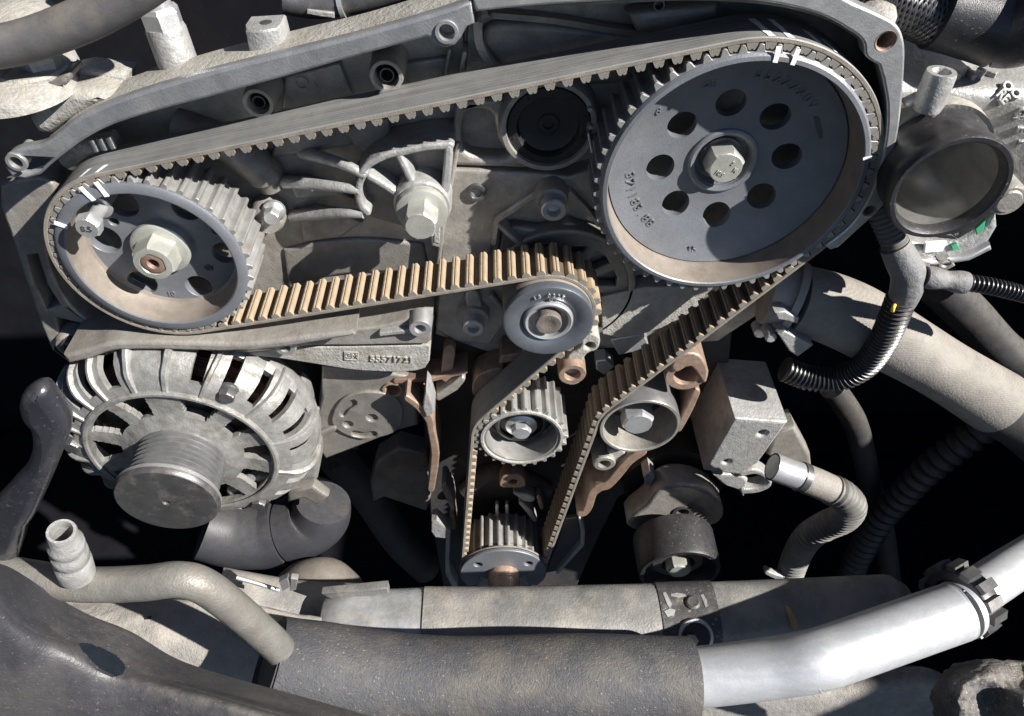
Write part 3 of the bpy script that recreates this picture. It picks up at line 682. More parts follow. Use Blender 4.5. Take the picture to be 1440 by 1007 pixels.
# posts
def vpost(name, x, y, Y, r, h, prof, m, parent, n=40, tilt=0.0):
    q = P(x, y, Y); M = Matrix.Translation(q) @ Matrix.Rotation(tilt, 4, 'Y') @ Matrix.Rotation(R_(90), 4, 'X')
    b = MB(); b.lathe([(a*r, k*h) for a, k in prof], n, M, True, True); return b.obj(name, m, parent)
po = vpost('post', 256, 104, 0.034, 0.0098, 0.024, [(1.06, -0.3), (1.03, 0), (1.0, 0.2), (0.98, 0.93), (0.92, 1.0), (0, 1.0)], 'cast_bright', pb, 40, -0.04)
q = P(256, 104, 0.034); Mz = Matrix.Translation(q) @ Matrix.Rotation(-0.04, 4, 'Y') @ Matrix.Rotation(R_(90), 4, 'X')
b = MB(); b.lathe([(0.0068, 0.022), (0.0094, 0.0235), (0.0094, 0.031), (0.008, 0.033)], 6, Mz, a0=0.3); b.obj('hex_union', 'steel', pb, 25)
b = MB(); b.lathe([(0.0066, 0.033), (0.0066, 0.040), (0.0060, 0.046), (0.0075, 0.050), (0.0078, 0.075)], 32, Mz); b.obj('sensor_tip', 'steel', pb)
q = P(381, 73, 0.026); s_ = 0.0090
b = MB()
outl = [(-1, -0.2), (-0.8, -0.85), (-0.3, -1.05), (0.35, -1.05), (0.85, -0.85), (1, -0.2), (0.95, 1.0), (-0.95, 1.0)]
nb = len(outl)
for h_, k in ((-0.006, 1.08), (0.0130, 1.0), (0.0140, 0.93)):
    for x, y in outl: b.v.append((q.x+x*s_*k, q.y+y*s_*k, q.z+h_+0.0004*x))
for i in range(2):
    for k in range(nb): b.f.append((i*nb+k, i*nb+(k+1) % nb, (i+1)*nb+(k+1) % nb, (i+1)*nb+k)); b.m.append(0)
b.f.append(tuple(range(2*nb, 3*nb))); b.m.append(0)
b.obj('threaded_boss', 'cast_bright', pb, 30)
Mz = Matrix.Translation((q.x+0.001, q.y, q.z+0.0141)) @ Matrix.Rotation(R_(90), 4, 'X')
b = MB(); b.lathe([(0.0042, -0.0004), (0.0032, -0.0002), (0.003, 0.0), (0.0026, 0.0001), (0, 0.0001)], 28, Mz, False, False); b.obj('threaded_hole', 'steel_dark', pb)
# hollow bosses on the back wall
for x, y, r in ((363, 146, 15), (543, 108, 17)):
    disc('hollow_boss', x, y, 0.026, [(r+10, 0.026), (r+8, 0.004), (r+6, 0.0), (r+1, 0.0), (r, 0.0015), (r*0.95, 0.02), (0, 0.021)], 'cast', pb)
    disc('boss_bore', x+1, y-2, 0.031, [(r*0.62, 0.001), (r*0.60, 0), (r*0.5, 0.0), (r*0.48, 0.012), (0, 0.012)], 'steel_dark', pb)
plate('wall_panel', [(400, 108), (478, 88), (496, 135), (440, 150), (395, 160)], 0.0465, 0.004, 'cast', pb, (), 0.0018)
plate('wall_panel', [(560, 90), (632, 80), (628, 110), (580, 128)], 0.0465, 0.004, 'cast', pb, (), 0.0018)
bar('wall_rib', [(632, 72), (624, 118)], 5, 0.040, 0.012, 'cast', pb, 0.001)
bar('wall_edge', [(653, 76), (646, 118)], 7, 0.036, 0.014, 'cast', pb, 0.001)
bar('wall_edge', [(644, 205), (622, 330), (612, 400)], 6, 0.036, 0.014, 'cast', pb, 0.001)
q = P(443, 120, 0.046); text('cast_mark', 'A', 0.004, Matrix.Translation(q), 'cast', pb, 0.0004)
disc('cast_ring', 424, 117, 0.0455, [(9, 0.002), (9, 0.0), (7.5, 0.0), (7.5, 0.0012)], 'cast', pb, 28)
# spoked boss with the big flange bolt
SY = 0.022
bar('spoke_arc', [(507, 247), (518, 233), (543, 220), (566, 215), (600, 208), (634, 206)], 10, SY, 0.028, 'cast_bright', pb, 0.0014, 5)
bar('spoke_post', [(631, 210), (629, 240), (626, 268)], 12, SY-0.0002, 0.028, 'cast_bright', pb, 0.0014)
bar('spoke', [(560, 219), (570, 238), (582, 263)], 10, SY+0.0002, 0.028, 'cast_bright', pb, 0.0014)
bar('spoke', [(519, 250), (538, 261), (556, 273)], 9, SY+0.0004, 0.028, 'cast_bright', pb, 0.0014)
bar('spoke_arc', [(513, 245), (506, 258), (504, 275), (508, 291), (517, 300)], 10, SY+0.0003, 0.028, 'cast_bright', pb, 0.0014, 4)
for pts_ in ([(514, 247, 0.024), (490, 234, 0.027), (455, 222, 0.036), (425, 214, 0.047)], [(506, 268, 0.024), (476, 263, 0.027), (430, 258, 0.036), (395, 255, 0.047)], [(511, 301, 0.024), (484, 300, 0.027), (440, 302, 0.038), (412, 304, 0.047)]):
    pipe('spoke_tail', pts_, lambda f, d: 0.0026+0.0014*f, 'cast_bright', pb, 16, 6)
plate('fan_floor', [(500, 240), (560, 206), (640, 196), (640, 300), (600, 330), (530, 310), (496, 300)], 0.036, 0.012, 'cast_dark', pb, (), 0.003)
disc('bolt_boss', 594, 291, 0.020, [(41, 0.016), (41, 0.003), (40, 0.001), (38, 0.0), (0, 0.0)], 'cast_bright', pb)
qb = P(594, 291, 0.020); fb = MB(); fb.lathe([(0.0142, 0.006), (0.0146, 0.0025), (0.0140, 0.001), (0.0105, 0), (0, 0)], 56, at(qb.x, qb.z, 0.0135)); fb = fb.obj('flange_bolt', 'zinc', pb)
hexbolt(fb, 0, 0, 0, 0.0098, 0.0135, 'zinc', 0, 'bolt_head', 0.25, at(qb.x, qb.z, 0.0005))
plate('pawl', [(607, 300), (626, 300), (624, 344), (618, 349), (607, 346), (606, 335)], 0.016, 0.008, 'cast', pb, (), 0.001)
plate('pawl_slot', [(611, 320), (619, 320), (618, 343), (610, 341)], 0.0155, 0.002, 'cast_dusty', pb, (), 0.0004)
plate('wall_blade', [(404, 254), (430, 250), (458, 258), (505, 283), (470, 278), (414, 281)], 0.0455, 0.006, 'cast', pb, (), 0.0022)
plate('wall_blade', [(420, 297), (446, 292), (470, 297), (510, 314), (478, 336), (424, 342)], 0.0455, 0.006, 'cast', pb, (), 0.0022)
plate('wall_block', [(395, 160), (478, 150), (500, 205), (452, 214), (380, 224)], 0.043, 0.010, 'cast_dark', pb, (), 0.003)
plate('wall_block', [(500, 172), (548, 165), (548, 196), (515, 222), (480, 190)], 0.041, 0.010, 'cast_dark', pb, (), 0.003)
plate('wall_panel', so([(398, 352), (450, 340), (520, 336), (596, 344)])+[(602, 372)]+so([(590, 384), (520, 384), (450, 392), (404, 408)]), 0.0475, 0.005, 'cast_dark', pb, (), 0.0022)
pipe('pump_body', [(250, 175, 0.05), (310, 200, 0.046), (365, 235, 0.044), (383, 262, 0.046)], lambda f, d: 0.0105*(1 if f < 0.9 else 0.7), 'cast_dark', pb)
disc('shoulder', 374, 312, 0.036, [(26, 0.014), (24, 0.003), (20, 0.0), (0, 0)], 'cast', pb)
hexbolt(pb, 381, 308, 0.028, 0.0050, 0.008, 'machined', 1.35)
plate('lower_lip', so([(88, 500), (120, 492), (160, 482), (230, 481), (300, 483), (345, 483), (390, 479), (440, 472), (500, 466)])+so([(500, 473), (440, 483), (395, 490), (345, 494), (300, 495), (230, 493), (165, 494), (125, 506), (96, 512)]), -0.003, 0.034, 'cast', pb, (), 0.0025)
# left lower frame around the sprocket
fr_out = so([(0, 262), (26, 252), (60, 250), (78, 266), (70, 300), (66, 345), (78, 395), (110, 440), (165, 468), (240, 478), (330, 472)])+[(350, 482), (300, 492), (200, 486), (150, 490), (122, 506), (98, 512), (72, 492)]+so([(58, 460), (34, 390), (16, 335), (0, 292)])
plate('side_frame', fr_out, 0.030, 0.020, 'cast', pb, [[(36, 360), (52, 358), (66, 402), (84, 430), (66, 436), (48, 400)], [(78, 446), (92, 436), (120, 456), (104, 470), (84, 468)]], 0.002)
plate('side_floor', [(22, 340), (60, 340), (130, 450), (130, 486), (72, 486)], 0.044, 0.008, 'cast_dark', pb, (), 0.001)
disc('shoulder', 97, 489, 0.024, [(22, 0.014), (20, 0.002), (17, 0.0), (0, 0)], 'cast', pb)
disc('blind_bolt', 97, 493, 0.018, [(13, 0.008), (13, 0.001), (11, 0), (7, 0.0004), (6, 0.003), (0, 0.003)], 'steel_dark', pb)
pipe('clip_pipe', [(95, 225, 0.03), (125, 205, 0.03), (165, 198, 0.032)], 0.006, 'cast', pb)
for i, x in enumerate((128, 140, 152)):
    pipe('clip_ridge', [(x, 196-i*2, 0.024), (x+8, 212-i*2, 0.024)], 0.0018, 'steel', pb, 10, 2)

# ================================================================== LOWER PLATE
lp = thing('support_plate', 'pale cast support plate with raised part number above the alternator', 'engine casting', P(510, 560, 0.03))
plate('upper_band', so([(300, 489), (360, 478), (430, 468), (520, 461), (575, 448)])+[(596, 446), (608, 452), (606, 480)]+so([(600, 484), (500, 486), (430, 487), (400, 497), (380, 494), (340, 497), (300, 497)]), 0.012, 0.03, 'cast', lp, (), 0.0015)
plate('number_band', so([(330, 498), (420, 489), (520, 487), (606, 485)])+[(604, 508), (598, 518), (585, 522)]+so([(560, 524), (500, 521), (440, 512), (380, 503), (330, 500)]), 0.014, 0.03, 'cast_dusty', lp, (), 0.0012)
for x, y, r in ((591, 463, 11), (401, 490, 10)):
    disc('lug', x, y, 0.006, [(r+6, 0.012), (r+5, 0.001), (r+4, 0), (r*0.75, 0), (r*0.7, 0.001), (r*0.55, 0.006), (0, 0.008)], 'machined', lp)
bar('ledge_ridge', [(535, 471), (560, 468), (580, 466)], 6, 0.008, 0.008, 'cast_bright', lp, 0.001)
q = P(494, 500, 0.0138); text('cast_emblem', 'GM', 0.0056, Matrix.Translation(q) @ Matrix.Rotation(0.06, 4, 'Y'), 'cast_dusty', lp, 0.0006)
fr = toplane([(484, 494), (504, 495), (504, 507), (484, 506)], 0.0138)
wplate('emblem_frame', fr, [toplane([(486, 496), (502.5, 496.5), (502.5, 505.5), (486, 504.7)], 0.0138)], 0.0132, 0.001, 'cast_dusty', lp, 0.0002)
q = P(551, 505, 0.0138); text('cast_number', '55571721', 0.0072, Matrix.Translation(q) @ Matrix.Rotation(0.07, 4, 'Y'), 'cast_dusty', lp, 0.0007)
plate('lower_arm', [(452, 515), (540, 524), (575, 530), (584, 560), (588, 598), (560, 606), (520, 622), (458, 646), (446, 628), (440, 600), (452, 560)], 0.030, 0.014, 'cast_dark', lp, [(552, 549, 11)], 0.002)
plate('arm_disc', sm([(466, 590), (480, 563), (510, 552), (548, 556), (566, 575), (560, 604), (530, 616), (500, 616), (476, 606)]), 0.0275, 0.004, 'cast_dark', lp, [(489, 597, 7), (523, 588, 7.5), stroke([(482, 582), (488, 573), (497, 567)], 9), stroke([(498, 610), (512, 613), (526, 611)], 8)], 0.001)
bar('arm_rib', [(446, 614), (470, 604)], 7, 0.026, 0.006, 'cast_dark', lp, 0.0015)
disc('arm_bush', 552, 549, 0.0285, [(15, 0.003), (14, 0.0), (11, 0.0), (11, 0.014)], 'copper_edge', lp)

# ================================================================== RIGHT COVER LIP
cl = thing('cover_flange', 'bare aluminium cover flange curving round the large sprocket', 'engine casting', P(1240, 150, 0.02))
out_ = so([(664, -2), (760, -14), (900, -26), (1040, -30), (1150, -18), (1200, 4), (1240, 22), (1262, 36), (1272, 60), (1272, 100), (1266, 170), (1254, 235), (1248, 282)])+[(1232, 302), (1205, 325), (1180, 348), (1168, 352)]
in_ = so([(1160, 346), (1195, 318), (1220, 282), (1236, 240), (1246, 195), (1248, 150), (1242, 112)])+so([(1236, 92), (1218, 80), (1214, 60), (1196, 44), (1150, 20), (1080, 4), (990, -2), (900, 0), (760, 8), (670, 17)])
plate('flange_face', out_+in_, -0.0005, 0.010, 'machined', cl, [(1246, 58, 12), (1223, 297, 7)], 0.0012)
for x, y, r in ((1246, 58, 12), (1223, 297, 7)):
    disc('bolt_hole', x, y, -0.0007, [(r+3, 0.0005), (r+2.5, 0), (r, 0.0008), (r*0.95, 0.016), (0, 0.016)], 'rust', cl)
out2 = so([(668, -1), (760, -12), (900, -24), (1040, -28), (1150, -16), (1200, 6), (1240, 24), (1258, 38), (1268, 60), (1268, 100), (1262, 170), (1252, 235), (1246, 280)])+[(1206, 322), (1176, 346)]
in2 = so([(1172, 338), (1204, 308), (1228, 270), (1244, 225), (1252, 180), (1250, 130), (1242, 100)])+so([(1226, 76), (1196, 48), (1150, 24), (1080, 8), (990, 2), (900, 4), (760, 10), (672, 14)])
plate('flange_wall', out2+in2, 0.0097, 0.045, 'cast_dark', cl, (), 0.001)
vpost('dome', 1232, 26, 0.012, 0.0085, 0.007, [(1, -0.5), (1, 0.3), (0.8, 0.8), (0.4, 1.0), (0, 1.05)], 'cast_dusty', cl)

# ================================================================== CYLINDER HEAD FRONT
hd = thing('cylinder_head', 'brownish grey cylinder head front with black core plug between the sprockets', 'engine casting', P(770, 300, 0.06))
plate('head_face', [(664, -40), (1100, -60), (1240, 20), (1250, 250), (1150, 330), (1100, 420), (1010, 480), (700, 500), (612, 470), (640, 280), (652, 120)], 0.050, 0.05, 'cast', hd, (), 0.001)
plate('upper_panel', so([(676, 50), (700, 32), (800, 38), (900, 52), (1000, 66), (1010, 80)])+so([(1000, 110), (860, 120), (760, 120), (720, 112), (696, 84), (678, 66)]), 0.044, 0.008, 'cast_dark', hd, (), 0.003)
bar('upper_rib', [(672, 30), (674, 62), (690, 92), (716, 118), (740, 130)], [10, 11, 12, 13, 12], 0.038, 0.014, 'cast', hd, 0.004, 4)
bar('upper_rib', [(690, 22), (780, 30), (880, 46), (960, 48)], 9, 0.042, 0.010, 'cast_dark', hd, 0.003, 4)
plate('upper_step', [(880, 18), (1010, 4), (1016, 44), (896, 48)], 0.038, 0.012, 'cast_dark', hd, (), 0.004)
disc('step_hole', 927, 8, 0.037, [(9, 0.003), (8, 0), (6, 0.0), (6, 0.006), (0, 0.006)], 'steel_dark', hd, 24)
plate('pocket_frame', [(640, 140), (716, 140), (716, 170), (722, 205), (745, 232), (740, 238), (632, 234)], 0.039, 0.014, 'cast', hd, [sm([(654, 160), (688, 158), (696, 178), (702, 200), (716, 220), (690, 222), (652, 212)], 3)], 0.003)
disc('plug_seat', 772, 180, 0.032, [(72, 0.020), (71, 0.003), (69, 0.001), (67, 0), (61, 0), (60, 0.001), (60, 0.014)], 'cast', hd, 72)
cp = disc('core_plug', 772, 180, 0.0345, [(60, 0.008), (60, 0.001), (58, 0), (46, 0), (44, 0.001), (42, 0.0045), (39, 0.005), (16, 0.005), (14, 0.0042), (8, 0.0042), (7, 0.0055), (0, 0.0055)], 'black_cap', hd, 72)
for k in range(10):
    a = k*PI/5+0.3; m_ = mpp(772, 180, 0.034); q = P(772, 180, 0.0343)
    b = MB(); b.lathe([(0.0009, 0.0006), (0.0007, -0.0003), (0, -0.0004)], 10, Matrix.Translation((q.x+52*m_*math.cos(a), q.y, q.z+52*m_*math.sin(a))), False, False); b.obj('plug_dimple', 'black_cap', cp)
plate('lower_panel', [(630, 239), (742, 243), (800, 248), (838, 236), (852, 262), (846, 300), (820, 290), (795, 262), (762, 268), (735, 290), (700, 312), (692, 350), (672, 388), (660, 440), (612, 440), (622, 330)], 0.038, 0.014, 'cast', hd, (), 0.0016)
disc('dowel', 670, 272, 0.0355, [(13.5, 0.004), (13, 0.0), (9, 0), (8, 0.0006), (7.5, 0.01), (0, 0.01)], 'steel_dark', hd)
bar('web_rib', [(694, 345), (698, 312), (745, 282), (770, 268)], [8, 9, 10, 10], 0.034, 0.016, 'cast', hd, 0.003)
bar('web_rib', [(700, 318), (722, 338), (742, 352)], 7, 0.035, 0.014, 'cast', hd, 0.002)
bar('web_rib', [(800, 270), (822, 292), (842, 318)], 9, 0.034, 0.014, 'cast', hd, 0.003)
plate('web_shelf', [(700, 360), (706, 325), (724, 318), (770, 325), (800, 312), (842, 330), (842, 350), (760, 345), (720, 372)], 0.042, 0.008, 'cast_dark', hd, (), 0.002)
disc('bolt_boss', 777, 284, 0.026, [(24, 0.02), (23, 0.002), (21, 0), (0, 0)], 'cast', hd)
socket(hd, 779, 297, 0.018, 0.0072, 0.0085, 'machined')
disc('bolt_boss', 666, 450, 0.028, [(24, 0.02), (23, 0.002), (21, 0), (0, 0)], 'cast', hd)
socket(hd, 666, 463, 0.020, 0.0070, 0.008, 'machined')
plate('lower_foot', [(618, 400), (720, 400), (724, 440), (700, 470), (690, 486), (640, 480), (612, 462)], 0.036, 0.014, 'cast', hd, (), 0.002)
bar('foot_rib', [(664, 418), (668, 434)], 22, 0.030, 0.010, 'cast', hd, 0.002)
bar('foot_rib', [(692, 420), (712, 446)], 9, 0.031, 0.010, 'cast', hd, 0.002)
# scalloped seal carrier behind the idler
q = P(790, 405, 0.040); k_ = mpp(790, 405, 0.040)
pet = []
for k in range(11):
    a = 2*PI*k/11+0.2; da = 0.19
    pet.append([(q.x+r*k_*math.cos(a+d), q.z+r*k_*math.sin(a+d)) for r, d in ((52, -da*0.8), (76, -da), (78, 0), (76, da), (52, da*0.8), (50, 0))])
wplate('seal_carrier', circ(q.x, q.z, 96*k_, 80), pet, 0.040, 0.008, 'cast_dark', hd, 0.0016)
wplate('carrier_ring', circ(q.x, q.z, 103*k_, 80), [circ(q.x, q.z, 93*k_, 80)], 0.037, 0.012, 'cast_dark', hd, 0.0016)
plate('machined_pad', [(846, 418), (905, 404), (1010, 402), (990, 432), (930, 462), (880, 478), (846, 470)], 0.037, 0.012, 'cast_dusty', hd, (), 0.001)
plate('foot_pad', [(858, 478), (905, 470), (915, 490), (870, 500)], 0.036, 0.012, 'machined', hd, (), 0.001)
plate('foot_pad', [(838, 508), (852, 506), (864, 516), (850, 528), (838, 520)], 0.036, 0.012, 'machined', hd, (), 0.001)
b = MB(); 
q0 = P(838, 222, 0.03); bar('guide_strip', [(828, 190), (836, 230), (842, 275)], 4, 0.026, 0.016, 'steel', hd, 0.0008)
for y in (155, 180): disc('pin', 830, y, 0.030, [(4, 0.006), (4, 0.001), (3, 0), (0, 0)], 'machined', hd, 16)

# ================================================================== FRONT COVER (lower cavity)
fc = thing('front_cover', 'dark oily front cover with bare copper-coloured machined edges round lower sprockets', 'engine casting', P(720, 700, 0.06))
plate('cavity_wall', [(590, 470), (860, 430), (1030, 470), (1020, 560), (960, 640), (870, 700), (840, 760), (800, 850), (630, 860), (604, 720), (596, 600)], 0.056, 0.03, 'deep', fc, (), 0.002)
CE = 'copper_edge'
bar('machined_edge', [(572, 561), (588, 573), (603, 590), (606, 606), (612, 640), (606, 688)], [8, 9, 12, 10, 12, 10], 0.012, 0.03, CE, fc, 0.001, 3)
plate('edge_fin', [(599, 548), (604, 556), (611, 580), (600, 588), (594, 574)], 0.010, 0.02, 'cast_bright', fc, (), 0.001)
bar('machined_edge', [(556, 537), (610, 534), (655, 524)], [7, 6, 5], 0.028, 0.02, 'rust', fc, 0.001)
bar('machined_edge', [(632, 494), (628, 530)], 17, 0.032, 0.01, 'rust', fc, 0.001)
plate('machined_patch', sm([(664, 545), (672, 528), (700, 518), (706, 524), (690, 538), (676, 554), (666, 556)], 3), 0.030, 0.02, 'copper_edge', fc, (), 0.001)
plate('machined_patch', [(706, 500), (735, 496), (725, 508), (702, 512)], 0.030, 0.02, CE, fc, (), 0.001)
bar('machined_edge', [(617, 560), (640, 545), (650, 535)], [10, 12, 9], 0.026, 0.02, 'cast', fc, 0.002)
# ears on the right of the idler
plate('ear', sm([(816, 488), (818, 474), (834, 469), (844, 478), (840, 492), (826, 498), (820, 510), (823, 530), (808, 542), (790, 538), (785, 524), (795, 510), (800, 500)], 3), 0.012, 0.022, 'cast_dusty', fc, [(829, 487, 6.5)], 0.0015)
disc('ear_bush', 805, 527, 0.006, [(20, 0.012), (19.5, 0.001), (18.5, 0), (12, 0), (11, 0.001), (10.5, 0.012), (0, 0.012)], CE, fc)
# right edge
disc('ring_boss', 966, 528, 0.006, [(31, 0.03), (30, 0.001), (29, 0), (19, 0), (18, 0.001), (17, 0.024), (0, 0.024)], CE, fc)
plate('boss_saddle', sm([(944, 514), (960, 498), (984, 500), (996, 522), (990, 540), (972, 516), (952, 524)], 3), 0.004, 0.012, CE, fc, (), 0.0015)
bar('machined_edge', [(980, 552), (970, 574), (962, 590), (955, 604)], [10, 11, 10, 8], 0.008, 0.03, CE, fc, 0.001, 3)
bar('machined_edge', [(905, 636), (886, 648), (872, 664), (856, 682), (846, 686), (834, 694), (828, 712), (822, 722), (814, 724)], [10, 12, 13, 12, 10, 12, 12, 9, 6], 0.010, 0.03, CE, fc, 0.001, 3)
disc('edge_boss', 850, 653, 0.010, [(17, 0.02), (16, 0.001), (14, 0), (9, 0), (8, 0.006), (0, 0.006)], 'cast', fc)
plate('tensioner_arm', [(856, 634), (868, 628), (884, 640), (878, 654), (862, 650), (852, 642)], 0.014, 0.016, 'cast_dusty', fc, (), 0.0015)
# lower edges
bar('cover_edge', [(625, 686), (632, 700), (637, 716)], [9, 10, 6], 0.020, 0.02, 'cast_bright', fc, 0.0012, 3)
bar('cover_edge', [(636, 728), (638, 742)], 8, 0.022, 0.02, CE, fc, 0.001)
plate('cover_edge', [(607, 733), (614, 731), (634, 748), (632, 758), (612, 756), (606, 748)], 0.010, 0.012, 'cast_bright', fc, (), 0.001)
bar('cover_edge', [(630, 755), (629, 790), (630, 806), (640, 826)], [6, 6, 8, 8], 0.012, 0.012, 'cast_bright', fc, 0.001)
bar('cover_edge', [(815, 730), (820, 748), (819, 766), (800, 788), (784, 806)], [4, 6, 6, 5, 4], 0.016, 0.02, 'cast_bright', fc, 0.0008)
plate('oil_shield', [(768, 806), (796, 730), (812, 728), (817, 764), (786, 802)], 0.022, 0.004, 'steel_dark', fc, (), 0.0006)
plate('pickup_lug', sm([(703, 684), (707, 670), (722, 667), (736, 671), (739, 684), (722, 686)], 3), 0.030, 0.012, 'copper_edge', fc, [(722, 678, 6)], 0.001)
bar('casting_burr', [(724, 694), (738, 700), (748, 702)], [4, 11, 9], 0.034, 0.01, 'cast_bright', fc, 0.0012)
bar('casting_burr', [(732, 708), (744, 720), (752, 732)], [5, 8, 7], 0.034, 0.01, 'cast_dusty', fc, 0.0012)
bar('casting_burr', [(758, 700), (762, 714)], 7, 0.034, 0.01, 'copper_edge', fc, 0.0012)
for x in (699, 713): bar('oil_drip', [(x, 712), (x, 724), (x, 742)], 5, 0.036, 0.005, 'steel', fc, 0.001)
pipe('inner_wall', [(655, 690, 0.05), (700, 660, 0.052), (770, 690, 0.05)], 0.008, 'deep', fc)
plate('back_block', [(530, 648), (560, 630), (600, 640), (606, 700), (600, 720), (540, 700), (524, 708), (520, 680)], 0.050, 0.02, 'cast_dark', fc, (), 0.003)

# ================================================================== ALTERNATOR
AX, AZ = P(272, 600, 0.010).x, P(272, 600, 0.010).z; KA = 1.094
al = thing('alternator', 'pale finned alternator with copper windings and ribbed black-capped pulley', 'alternator', (AX, 0.0, AZ))
AR = 0.0805; M = at(AX, AZ, 0.0319) @ Matrix.Scale(KA, 4)
b = MB(); b.lathe([(AR*0.90, 0.05), (AR*0.95, -0.004), (AR*0.95, -0.014), (AR*0.90, -0.018)], 72, M, True, False); b.obj('rear_drum', 'deep', al)
b = MB(); b.lathe([(AR*0.78, -0.008), (AR*0.79, -0.016), (AR*0.74, -0.022), (AR*0.68, -0.024), (AR*0.60, -0.018)], 72, M, False, False); b.obj('winding', 'winding', al)
b = MB(); b.lathe([(AR*0.66, -0.020), (AR*0.64, -0.030), (AR*0.3, -0.031)], 48, M, False, True); b.obj('rotor_fan', 'black_cap', al)
b = MB(); b.lathe([(AR*0.88, -0.006), (AR*0.98, -0.006), (AR*1.0, -0.010), (AR*1.0, -0.016), (AR*0.97, -0.020), (AR*0.90, -0.018)], 96, M, False, False); b.obj('outer_ring', 'alternator_cast', al)
b = MB(); b.lathe([(AR*0.69, -0.040), (AR*0.735, -0.0415), (AR*0.735, -0.0438), (AR*0.72, -0.0448), (AR*0.70, -0.0448), (AR*0.69, -0.0438)], 96, M, False, False); b.obj('inner_ring', 'alternator_cast', al)
b = MB(); b.lathe([(AR*0.40, -0.028), (AR*0.42, -0.042), (AR*0.36, -0.045), (AR*0.28, -0.045), (AR*0.26, -0.028)], 64, M, False, False); b.obj('bearing_hub', 'alternator_cast', al)
def fin(a, w0, w1, name='fin', r_out=1.0, wide=False):
    """curved cage bar from the outer ring over the shoulder to the inner ring"""
    b = MB(); path = [(AR*0.99*r_out, -0.012), (AR*0.995*r_out, -0.020), (AR*0.975*r_out, -0.029), (AR*0.93, -0.035), (AR*0.86, -0.039), (AR*0.72, -0.041)]
    path = [(p.x, p.y) for p in cat(path, 3)]; N = len(path); vs = []
    for i, (r, y) in enumerate(path):
        t = i/(N-1); w_ = w0+(w1-w0)*t; a_ = a+0.05*t
        j0, j1 = path[max(i-1, 0)], path[min(i+1, N-1)]; tx, ty = j1[0]-j0[0], j1[1]-j0[1]; l = math.hypot(tx, ty); nx, ny = -ty/l, tx/l
        if nx < 0 and ny > 0: nx, ny = -nx, -ny
        e_ = Vector((math.cos(a_), 0, math.sin(a_))); s_ = Vector((-math.sin(a_), 0, math.cos(a_))); yv = Vector((0, 1, 0))
        c = e_*r+yv*y; nv = e_*nx+yv*ny
        if nv.y > 0.2: nv = -nv
        h = 0.0027
        for du, dn in ((-0.5, -h), (-0.5, h*0.5), (-0.25, h), (0.25, h), (0.5, h*0.5), (0.5, -h)):
            vs.append(M @ (c+s_*(du*w_)+nv*dn))
    fs = [(i*6+k, i*6+(k+1) % 6, (i+1)*6+(k+1) % 6, (i+1)*6+k) for i in range(N-1) for k in range(6)]+[tuple(range(6)), tuple(range((N-1)*6, N*6))]
    b.add(vs, fs); return b.obj(name, 'alternator_cast', al)
hp_ = cat([(0.985, -0.010, 0), (1.0, -0.018, 0), (0.985, -0.027, 0), (0.94, -0.0345, 0), (0.86, -0.0395, 0), (0.77, -0.042, 0), (0.70, -0.0425, 0), (0.60, -0.0415, 0), (0.48, -0.0415, 0), (0.38, -0.044, 0)], 6)
NTH = 432; rows_ = [(p.x*AR, p.y) for p in hp_]; NR = len(rows_)
def opening(deg, r, y):
    for c, hw in [(c, 2.7) for c in (68, 54, 40, 26, 12, -2, -16, -30, -44, -58, -72)]+[(c, 4.4) for c in (109, 122, 135, 148, 161, 174, 188, 202, 216, 230, 244)]:
        d = abs((deg-c+180) % 360-180)
        if d < hw and r > AR*(0.83 if hw < 3 else 0.80) and y < -0.0155: return True
    for c, hw in ((140, 13), (108, 10), (63, 12), (30, 9), (-2, 9), (176, 11), (212, 12), (-36, 11), (-72, 12), (-112, 12), (246, 10)):
        d = abs((deg-c+180) % 360-180)
        if d < hw*(0.75+0.35*(r/AR-0.44)/0.24) and AR*0.46 < r < AR*0.675: return True
    return False
vs = []; TK = 0.0042
for k in range(NR):
    r, y = rows_[k]; p0, p1 = rows_[max(k-1, 0)], rows_[min(k+1, NR-1)]; tx, ty = p1[0]-p0[0], p1[1]-p0[1]; l = math.hypot(tx, ty); nx, ny = -ty/l, tx/l
    if k > NR//2 and ny > 0 or nx < 0 and k < 6: nx, ny = -nx, -ny
    for q in range(NTH):
        a = 2*PI*q/NTH; w_ = 0.0005*noise.noise(Vector((math.cos(a)*6, math.sin(a)*6, k*0.3)))
        vs.append((r+w_, y, a, nx, ny))
out_v = [M @ Vector((r*math.cos(a), y, r*math.sin(a))) for r, y, a, nx, ny in vs]
in_v = [M @ Vector(((r-TK*nx)*math.cos(a), y-TK*ny, (r-TK*nx)*math.sin(a))) for r, y, a, nx, ny in vs]
keep = {}
for k in range(NR-1):
    for q in range(NTH):
        rm, ym = (rows_[k][0]+rows_[k+1][0])/2, (rows_[k][1]+rows_[k+1][1])/2
        if not opening((q+0.5)*360/NTH, rm, ym): keep[(k, q)] = 1
fs = []; NV = len(out_v)
for (k, q) in keep:
    a_, b_, c_, d_ = k*NTH+q, k*NTH+(q+1) % NTH, (k+1)*NTH+(q+1) % NTH, (k+1)*NTH+q
    fs += [(a_, b_, c_, d_), (a_+NV, d_+NV, c_+NV, b_+NV)]
    for (e0, e1, nb) in ((a_, b_, (k-1, q)), (b_, c_, (k, (q+1) % NTH)), (c_, d_, (k+1, q)), (d_, a_, (k, (q-1) % NTH))):
        if nb not in keep: fs.append((e0, e0+NV, e1+NV, e1))
b = MB(); b.add(out_v+in_v, fs); b.obj('front_housing', 'alternator_cast', al, 45)
for deg in (168, 155, 142, 129, 116): fin(R_(deg), 0.0034, 0.0030)
fin(R_(97), 0.0042, 0.0042, 'rib', 1.03); fin(R_(80), 0.0042, 0.0042, 'rib', 1.03)
